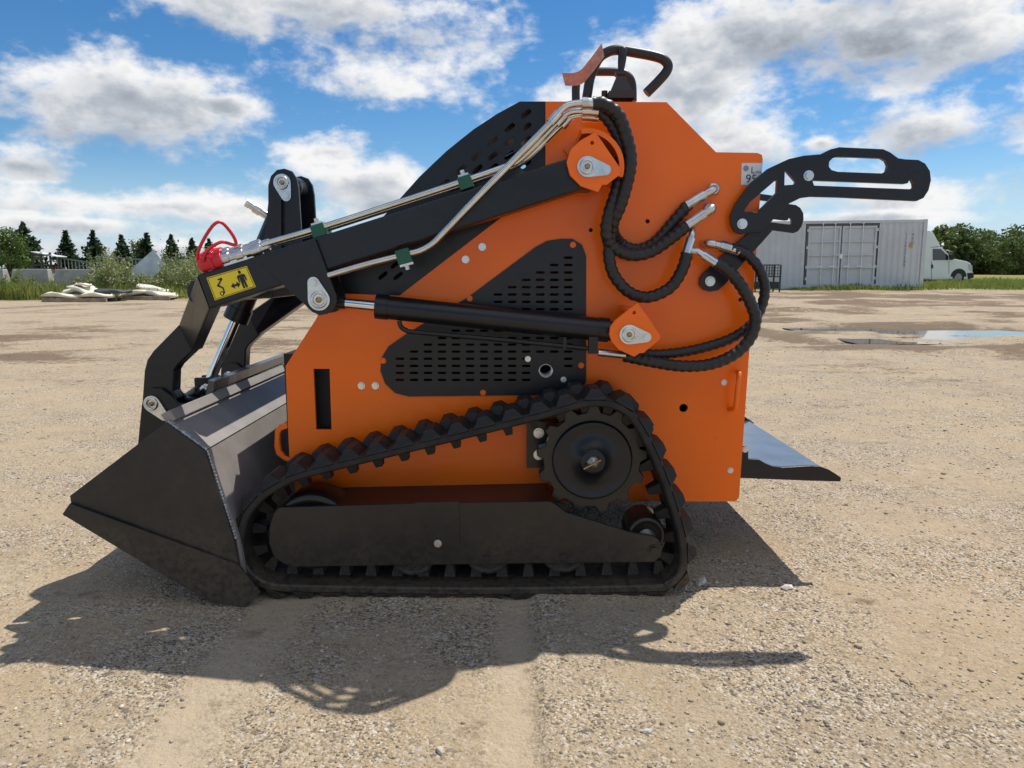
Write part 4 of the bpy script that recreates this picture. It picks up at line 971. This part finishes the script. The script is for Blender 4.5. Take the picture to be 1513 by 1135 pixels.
# ------------------------------------------------------------------ trees
def leafmesh(name, pts, nrm, size, m, jit=.6, tris=False):
    n = len(pts); a = rng.normal(size=(n, 3)); a /= np.linalg.norm(a, axis=1, keepdims=True)
    b = np.cross(a, nrm+rng.normal(size=(n, 3))*jit); b /= np.linalg.norm(b, axis=1, keepdims=True)+1e-9
    s = (size*(.6+.8*rng.random(n)))[:, None]
    V = np.stack([pts-a*s, pts+b*s*.55, pts+a*s, pts-b*s*.55], 1).reshape(-1, 3).astype(np.float32)
    me = bpy.data.meshes.new(name); me.vertices.add(len(V)); me.vertices.foreach_set('co', V.ravel())
    me.loops.add(4*n); me.loops.foreach_set('vertex_index', np.arange(4*n, dtype=np.int32)); me.polygons.add(n); me.polygons.foreach_set('loop_start', np.arange(0, 4*n, 4, dtype=np.int32)); me.update()
    me.materials.append(m); return me
def leafmat(name, c1, c2, sc=3.0):
    if name in MATS: return MATS[name]
    m = bpy.data.materials.new(name); m.use_nodes = True; n = m.node_tree; g = NG(n); b = n.nodes['Principled BSDF']
    tc = n.nodes.new('ShaderNodeTexCoord'); f = g.ramp(g.noise(tc.outputs['Object'], sc, 4, .7), .3, .7)
    gi = n.nodes.new('ShaderNodeObjectInfo')
    c = g.mix(f, c1, c2); n.links.new(c, b.inputs['Base Color']); b.inputs['Roughness'].default_value = .6
    tr = n.nodes.new('ShaderNodeBsdfTranslucent'); n.links.new(c, tr.inputs[0]); mx = n.nodes.new('ShaderNodeMixShader'); mx.inputs[0].default_value = .3
    n.links.new(b.outputs[0], mx.inputs[1]); n.links.new(tr.outputs[0], mx.inputs[2]); n.links.new(mx.outputs[0], n.nodes['Material Output'].inputs[0])
    MATS[name] = m; return m
bark = mat('bark', (.09, .07, .05), .9, var=.3)
lf_spruce = leafmat('spruce_needles', (.026, .055, .026), (.07, .11, .045)); lf_green = leafmat('broad_leaves', (.055, .105, .018), (.15, .20, .04), 1.2); lf_dark = leafmat('far_leaves', (.06, .105, .025), (.15, .20, .05), .6)
def spruce(x, y, h, wd, label, grp, z=0):
    T_ = empty('spruce_tree', (x, y, z), label=label, cat='tree', group=grp)
    MB().tube([(0, 0, -.1), (0, 0, h*.5), (0, 0, h*.97)], [h*.022, h*.014, h*.003], 8).build('trunk', bark, T_)
    pts = []; nr = []; lv = 17
    for i in range(lv):
        t = i/(lv-1); z0 = h*(.06+.90*t); rad = wd/2*(1-t)**.85*(.8+.35*random.random())+.05; nb = int(9-4*t)
        a0 = random.random()*6
        for k in range(nb):
            a = a0+6.283*k/nb+random.uniform(-.25, .25); r_ = rad*random.uniform(.72, 1.12); m_ = max(6, int(34*r_/(wd/2)))
            s = np.linspace(.08, 1, m_)+rng.normal(0, .03, m_); rr = r_*s
            zz_ = z0-.34*rr+.22*rr*s+rng.normal(0, .03*h/6, m_)-.02*h*rng.random(m_)
            wv = (rng.random(m_)-.5)*.34*r_*(1.05-s)
            pts.append(np.stack([rr*math.cos(a)-wv*math.sin(a), rr*math.sin(a)+wv*math.cos(a), zz_], -1)); nr.append(np.tile([0, 0, 1.0], (m_, 1)))
    pts = np.concatenate(pts); nr = np.concatenate(nr)
    o = bpy.data.objects.new('crown', leafmesh('crown', pts, nr, np.full(len(pts), h*.055), lf_spruce, .5)); COL.objects.link(o); o.parent = T_
def broad(x, y, h, wd, label, grp, m, z=0, n=2600, leaf=.03, low=.08):
    T_ = empty('broadleaf_tree', (x, y, z), label=label, cat='tree', group=grp)
    tr = MB().tube([(0, 0, -.1), (.02*h, 0, h*.3), (0, .01*h, h*.7)], [h*.03, h*.02, h*.006], 8)
    for k in range(5):
        a = random.random()*6.28; z0 = h*random.uniform(.2, .5); tr.tube([(0, 0, z0), (wd*.2*math.cos(a), wd*.2*math.sin(a), z0+h*.15), (wd*.36*math.cos(a), wd*.36*math.sin(a), z0+h*.24)], [h*.012, h*.008, h*.003], 6)
    tr.build('trunk', bark, T_)
    pts = []; nr = []; nc = 26
    for k in range(nc):
        t = random.random(); a = random.random()*6.28; zc = h*(low+.12+(.80-low)*t); env = math.sin(math.pi*min(1, max(.0, (.16+.80*t))))**.6
        rc = wd*.36*env*random.random()**.5; c = np.array([rc*math.cos(a), rc*math.sin(a), zc]); rs = wd*random.uniform(.11, .19)
        q = rng.normal(size=(n//nc, 3)); q /= np.linalg.norm(q, axis=1, keepdims=True); rad = rs*(.55+.5*rng.random((len(q), 1)))
        pts.append(c+q*rad*np.array([1, 1, .8])); nr.append(q)
    pts = np.concatenate(pts); nr = np.concatenate(nr); pts[:, 2] = np.maximum(pts[:, 2], .02*h)
    o = bpy.data.objects.new('crown', leafmesh('crown', pts, nr, np.full(len(pts), h*leaf), m, .7)); COL.objects.link(o); o.parent = T_
gl_ = 'spruces beyond the scrap at the edge of the yard'
YS = 78
def tx(u, y): return P(u, 410, y)[0]
def th_(v, y, base=0): return P(756, v, y)[1]-base
for u, v, w_, dy, lab in ((42, 327, 54, 0, 'tallest dark spruce beside the round green tree'), (103, 340, 38, 3, 'narrow spruce standing alone behind the dark steel rack'), (143, 340, 46, 0, 'broad spruce behind the railing panels'), (184, 346, 34, 4, 'spruce left of the light green tree between the spruces'),
                          (221, 343, 32, 6, 'slim spruce rising behind the tilted clear sheet'), (257, 346, 32, 2, 'small spruce behind the tall weeds'), (287, 351, 26, 5, 'smallest spruce, just behind the red dust caps'), (312, 352, 30, 3, 'spruce showing through the red cord loop')):
    y = YS+dy; spruce(tx(u, y), y, th_(v, y), w_*y/FPX*1.5, lab, gl_)
broad(tx(14, 62), 62, th_(340, 62), 84*62/FPX, 'bright round leafy tree at the end of the concrete barriers', 'leafy trees among the spruces', lf_green, leaf=.028, n=4200, low=.0)
broad(tx(204, 84), 84, th_(352, 84), 60*84/FPX, 'light green leafy tree between two spruces', 'leafy trees among the spruces', lf_green, n=2400)
broad(tx(-20, 66), 66, th_(338, 66), 60*66/FPX, 'leafy tree at the far end of the spruce row', 'leafy trees among the spruces', lf_green, n=2400)
for i, (u, v, w_) in enumerate(((1385, 338, 50), (1412, 336, 58), (1440, 345, 52), (1462, 341, 60), (1490, 338, 58), (1520, 336, 66), (1425, 350, 50), (1475, 352, 50), (1505, 350, 54), (1548, 336, 64), (1452, 358, 40))):
    y = 150+(i % 4)*7-(8 if i > 5 else 0); broad(tx(u, y), y, th_(v, y)*1.03, w_*y/FPX*1.5, 'dark leafy tree in the wood beyond the field', 'trees of the wood beyond the field', lf_dark, n=2600, leaf=.04, low=-.08)

# ------------------------------------------------------------------ background, left: barriers, scrap, pallets
conc = mat('concrete', (.36, .34, .31), .85, var=.2, vscale=3, bump=.3, bscale=30, grime=.2)
for i, (u, lab) in enumerate(((-16, 'grey concrete barrier block at the outer end of the row'), (48, 'weathered concrete barrier block beside the tall grass'), (112, 'concrete barrier block half hidden by weeds'))):
    Yb = 25.2; x = tx(u, Yb)
    prof_ = [(-.30, 0), (.30, 0), (.30, .10), (.17, .34), (.11, .84), (-.11, .84), (-.17, .34), (-.30, .10)]
    B_ = MB(); L = .62
    # tapered ends, as the blocks have
    a = [(-L+(.28 if z < .5 else 0)*0, y, z) for y, z in prof_]; vs = [(-L-.12*(1-z/.84), y, z) for y, z in prof_]+[(L+.12*(1-z/.84), y, z) for y, z in prof_]
    n = 8; B_.add(vs, [tuple(range(n)), tuple(reversed(range(n, 2*n)))]+[(k, k+n, (k+1) % n+n, (k+1) % n) for k in range(n)])
    o = B_.build('concrete_barrier', conc, bevel=.02, loc=(x, Yb, gz(x, Yb)-.02)); o.rotation_euler.z = R(4*i-5); tagp(o, lab, 'barrier', 'concrete barriers at the yard edge')
wood = mat('pallet_wood', (.30, .24, .17), .85, var=.3, vscale=6); cream = mat('cream_foam', (.66, .62, .50), .75, var=.1, vscale=3, bump=.3, bscale=12); charc = mat('charcoal_foam', (.05, .055, .065), .7, var=.2)
def pallet(u, v, wpx, lab):
    y = G(u, v)[1]; x = tx(u, y); z = gz(x, y); w_ = wpx*y/FPX
    T_ = empty('wooden_pallet', (x, y, z), label=lab, cat='pallet', group='pallets at the yard edge')
    for yy in (0, .5, 1.0): MB().box(-w_/2, w_/2, yy-.04, yy+.04, .0, .085).build('runner', wood, T_)
    for i in range(9): a = -w_/2+w_*i/9; MB().box(a+.01, a+w_/9-.02, -.05, 1.05, .087, .11).build('deck_board', wood, T_)
    return x, y, z+.11
def slab(x, y, z, L, w_, h, rz, ry, m, lab, grp):
    """soft-edged, sagging foam piece"""
    n = 10; vs = []; fs = []; k = random.random()*9
    for j, zz_ in enumerate((0, .25, .75, 1)):
        s_ = (.93, 1, 1, .9)[j]
        for i in range(2*n):
            a = 6.283*i/(2*n); ca, sa = math.cos(a), math.sin(a); f = 1/max(abs(ca), abs(sa))**.75
            px_, py_ = L/2*ca*f*s_*(1+.10*math.sin(3*a+k)), w_/2*sa*f*s_*(1+.10*math.sin(2*a+k)); vs.append((px_, py_, .62*h*zz_*(1+.35*math.sin(4*a+k))+.04*math.sin(px_*3.0+k)))
    N = 2*n
    for j in range(3):
        for i in range(N): fs.append((j*N+i, j*N+(i+1) % N, (j+1)*N+(i+1) % N, (j+1)*N+i))
    fs.append(tuple(reversed(range(N)))); fs.append(tuple(range(3*N, 4*N)))
    b_ = MB(); b_.add(vs, fs, True); o = b_.build('foam_pad', m, loc=(x, y, z)); o.rotation_euler = (0, ry, rz); tagp(o, lab, 'foam pad', grp); return o
x, y, z = pallet(107, 446, 94, 'low wooden pallet of cream and charcoal foam pads')
gp = 'foam pads on the pallets'
slab(x-.45, y+.3, z, 1.0, .7, .16, .1, 0, cream, 'cream foam pad lying flat at the pallet corner', gp); slab(x+.1, y+.45, z+.13, .95, .7, .13, -.2, .28, cream, 'large cream foam pad sloping across the pallet', gp)
slab(x+.52, y+.25, z, .8, .6, .15, .2, 0, cream, 'cream foam pad on the pallet beside the charcoal pad', gp); slab(x-.25, y+.6, z+.14, .8, .5, .14, .4, -.1, cream, 'cream foam pad at the back of the pallet stack', gp)
slab(x+.75, y+.55, z+.13, .9, .6, .13, -.1, .12, charc, 'charcoal foam pad on the cream pads', gp); slab(x-.02, y+.5, z+.31, .4, .4, .09, .5, 0, cream, 'small cream foam block on top of the stack', gp)
x, y, z = pallet(208, 444, 80, 'low wooden pallet of pale yellow foam pads')
slab(x-.35, y+.3, z, .95, .65, .16, .1, -.15, cream, 'pale foam wedge at the near side of the second pallet', gp); slab(x+.4, y+.35, z, .9, .65, .17, -.1, .05, cream, 'wide pale foam pad on the second pallet', gp); slab(x+.05, y+.5, z+.16, .9, .55, .15, .1, .30, cream, 'raised pale foam pad leaning on the second pallet', gp)
# dark steel rack and railing panels in the scrap
stl = mat('rusty_dark_steel', (.05, .045, .042), .7, var=.4, vscale=3); galv = mat('galvanised_rail', (.22, .23, .24), .5, metal=.4, var=.2)
def rack():
    y = 46; x = tx(64, y); z = gz(x, y); T_ = empty('steel_rack', (x, y, z), label='dark steel rack frame standing behind the barriers', cat='rack'); w_, h = 1.15, 1.9
    for a in (-w_/2, 0, w_/2):
        for yy in (0, .9): MB().box(a-.05, a+.05, yy-.05, yy+.05, 0, h).build('upright', stl, T_)
    for zz_ in (.5, 1.1, 1.75):
        for yy in (0, .9): MB().box(-w_/2, w_/2, yy-.04, yy+.04, zz_-.05, zz_+.05).build('beam', stl, T_)
    MB().hexa([(-w_/2, -.1, h+.02), (w_*.9, -.1, h-.28), (w_*.9, 1, h-.28), (-w_/2, 1, h+.02)], [(-w_/2, -.1, h+.06), (w_*.9, -.1, h-.24), (w_*.9, 1, h-.24), (-w_/2, 1, h+.06)]).build('top_sheet', white, T_)
rack()
def rail(u0, v0, u1, v1, y, hpx, lab):
    x0, z0 = P(u0, v0, y); x1, z1 = P(u1, v1, y); h = hpx*y/FPX; T_ = empty('railing_panel', ((x0+x1)/2, y, 0), label=lab, cat='railing', group='railing panels in the scrap'); ox = -(x0+x1)/2
    MB().hexa([(x0+ox, -.03, z0), (x1+ox, -.03, z1), (x1+ox, -.03, z1-.07), (x0+ox, -.03, z0-.07)], [(x0+ox, .03, z0), (x1+ox, .03, z1), (x1+ox, .03, z1-.07), (x0+ox, .03, z0-.07)]).build('top_rail', galv, T_)
    MB().hexa([(x0+ox, -.03, z0-h), (x1+ox, -.03, z1-h), (x1+ox, -.03, z1-h-.07), (x0+ox, -.03, z0-h-.07)], [(x0+ox, .03, z0-h), (x1+ox, .03, z1-h), (x1+ox, .03, z1-h-.07), (x0+ox, .03, z0-h-.07)]).build('bottom_rail', galv, T_)
    n = int(abs(u1-u0)/5.2)
    for i in range(n+1):
        x = x0+(x1-x0)*i/n; zt_ = z0+(z1-z0)*i/n; big = i in (0, n)
        MB().box(x+ox-(.035 if big else .022), x+ox+(.035 if big else .022), -.02, .02, (0 if big else zt_-h-.03), zt_-.03).build('post' if big else 'baluster', galv, T_)
rail(142, 378, 216, 383, 44, 20, 'long galvanised railing panel among the weeds'); rail(84, 380, 138, 388, 47, 15, 'railing panel lying low in the scrap heap'); rail(232, 382, 268, 384, 46, 18, 'short railing panel right of the clear sheet')
redm = mat('faded_red', (.42, .03, .03), .5, var=.3); dw = mat('dull_white', (.6, .58, .55), .6)
for i, (u, v, m, lab) in enumerate(((58, 405, redm, 'faded red drum section in the scrap heap'), (80, 407, dw, 'white plastic barrier piece in the scrap heap'), (93, 403, redm, 'red steel offcut standing in the scrap heap'), (108, 402, dw, 'white panel offcut in the scrap heap'), (70, 400, stl, 'dark iron frame in the scrap heap'), (120, 405, stl, 'dark bent bracket in the scrap heap'), (134, 402, galv, 'stack of grey battens in the scrap heap'))):
    y = 38+i*.6; x, z = P(u, v, y); w_ = random.uniform(.3, .5); h = max(.5, z-gz(x, y)+.15); b_ = MB()
    b_.hexa([(-w_, -.2, 0), (w_, -.2, 0), (w_*.7, -.1, h), (-w_*.9, -.15, h*.8)], [(-w_, .3, 0), (w_, .3, 0), (w_*.8, .2, h*.9), (-w_*.7, .2, h*.95)])
    b_.box(-w_*1.3, w_*1.25, -.28, -.21, h*.45, h*.58); b_.box(-w_*.4, -w_*.2, -.34, -.29, 0, h*1.15)
    o = b_.build('scrap_piece', m, loc=(x, y, gz(x, y)-.02), bevel=.02); o.rotation_euler.z = random.uniform(-.5, .5); tagp(o, lab, 'scrap', 'pieces in the scrap heap')
y = 27; pts = PL([(188, 403), (221, 368), (238, 392), (208, 432)], y)
cl = mat('cloudy_acrylic', (.62, .68, .70), .25, var=.15, vscale=2, alpha=.72)
mb = MB(); ths = [(pts[0][0], y, pts[0][1]), (pts[3][0], y-.2, pts[3][1]), (pts[2][0], y+.3, pts[2][1]), (pts[1][0], y+.3, pts[1][1])]
mb.hexa(ths, [(a, b_+.02, c) for a, b_, c in ths]); tagp(mb.build('clear_sheet', cl), 'tilted cloudy clear plastic sheet standing in the weeds', 'plastic sheet')

# ------------------------------------------------------------------ weeds and grass
def blades(name, xs, ys, hs, ws, m, label, lean=.35):
    n = len(xs); z = terrain(xs, ys)[0]; a = rng.random(n)*6.283; dx, dy = np.cos(a), np.sin(a); ln = hs*lean*(rng.random(n)*1.4); b = rng.random(n)*6.283
    V = np.zeros((n, 5, 3))
    for j, (t, w_) in enumerate(((0, -1), (0, 1), (.55, .8), (1, 0), (.55, -.8))):
        V[:, j, 0] = xs+dx*ws*w_+np.cos(b)*ln*t*t; V[:, j, 1] = ys+dy*ws*w_+np.sin(b)*ln*t*t; V[:, j, 2] = z-.02+hs*t*(1-.12*t)
    me = bpy.data.meshes.new(name); me.vertices.add(5*n); me.vertices.foreach_set('co', V.reshape(-1).astype(np.float32)); me.loops.add(5*n); me.loops.foreach_set('vertex_index', np.arange(5*n, dtype=np.int32))
    me.polygons.add(n); me.polygons.foreach_set('loop_start', np.arange(0, 5*n, 5, dtype=np.int32)); me.update(); me.materials.append(m)
    o = bpy.data.objects.new(name, me); COL.objects.link(o); tagp(o, label, 'grass', kind='stuff'); return o
gm = leafmat('grass_blades', (.16, .22, .035), (.34, .35, .10), .9); gm2 = leafmat('weed_leaves', (.15, .20, .05), (.36, .36, .17), 1.6)
n = 26000; xs = -22+rng.random(n)*17.5; ys = 20.4+rng.random(n)**1.6*16; k = ys > edge_y(xs)+.1; xs, ys = xs[k], ys[k]
hs = (.18+.30*rng.random(len(xs)))*(1+1.1*np.clip(fbm(xs*.6, ys*.6, 3, 61)*2.4, -.6, 1.4)); blades('yard_edge_grass', xs, ys, hs, .012+.012*rng.random(len(xs)), gm, 'tall green grass along the far side of the yard')
n = 30000; xs = 12+rng.random(n)*26; ys = 29.8+rng.random(n)**1.5*26; k = ys > edge_y(xs)+.1; xs, ys = xs[k], ys[k]
hs = (.12+.25*rng.random(len(xs)))*(1+.9*np.clip(fbm(xs*.5, ys*.5, 3, 63)*2.4, -.6, 1.4)); blades('field_edge_grass', xs, ys, hs, .015+.015*rng.random(len(xs)), gm, 'rough grass in front of the truck and field')
WP = []; WS = MB()
def weed(x, y, h):
    z = gz(x, y)-.03; o = np.array([x, y, z])
    for k in range(8):
        a = random.random()*6.28; r_ = h*random.uniform(.1, .40); top = np.array([r_*math.cos(a), r_*math.sin(a), h*random.uniform(.6, 1)]); b0 = np.array([.06*math.cos(a), .06*math.sin(a), 0])
        WS.tube([tuple(o+b0), tuple(o+b0*.5+top*.5+np.array([0, 0, .05*h])), tuple(o+top)], [.010, .008, .004], 4, cap=False)
        t = rng.random(46)**.8; WP.append(o+b0+(top-b0)*t[:, None]+rng.normal(size=(46, 3))*.06*h*(.5+t[:, None]*.6))
for i in range(64):
    u = random.uniform(118, 305) if i < 50 else random.uniform(-10, 118); y = random.uniform(22.6, 27) if i % 3 else random.uniform(27.5, 33); x = tx(u, y)
    weed(x, y, random.uniform(.55, 1.0)*(1.75 if u > 238 or 148 < u < 180 else .85))
me = leafmesh('tall_weeds', np.concatenate(WP), np.tile([0, 0, 1.0], (sum(len(p) for p in WP), 1)), np.full(sum(len(p) for p in WP), .045), gm2, .8)
o = bpy.data.objects.new('tall_weeds', me); COL.objects.link(o); tagp(o, 'pale green tall weeds along the far edge of the yard', 'weeds', kind='stuff')
o = WS.build('weed_stems', gm2); tagp(o, 'stems of the tall weeds along the far edge of the yard', 'weeds', kind='stuff')
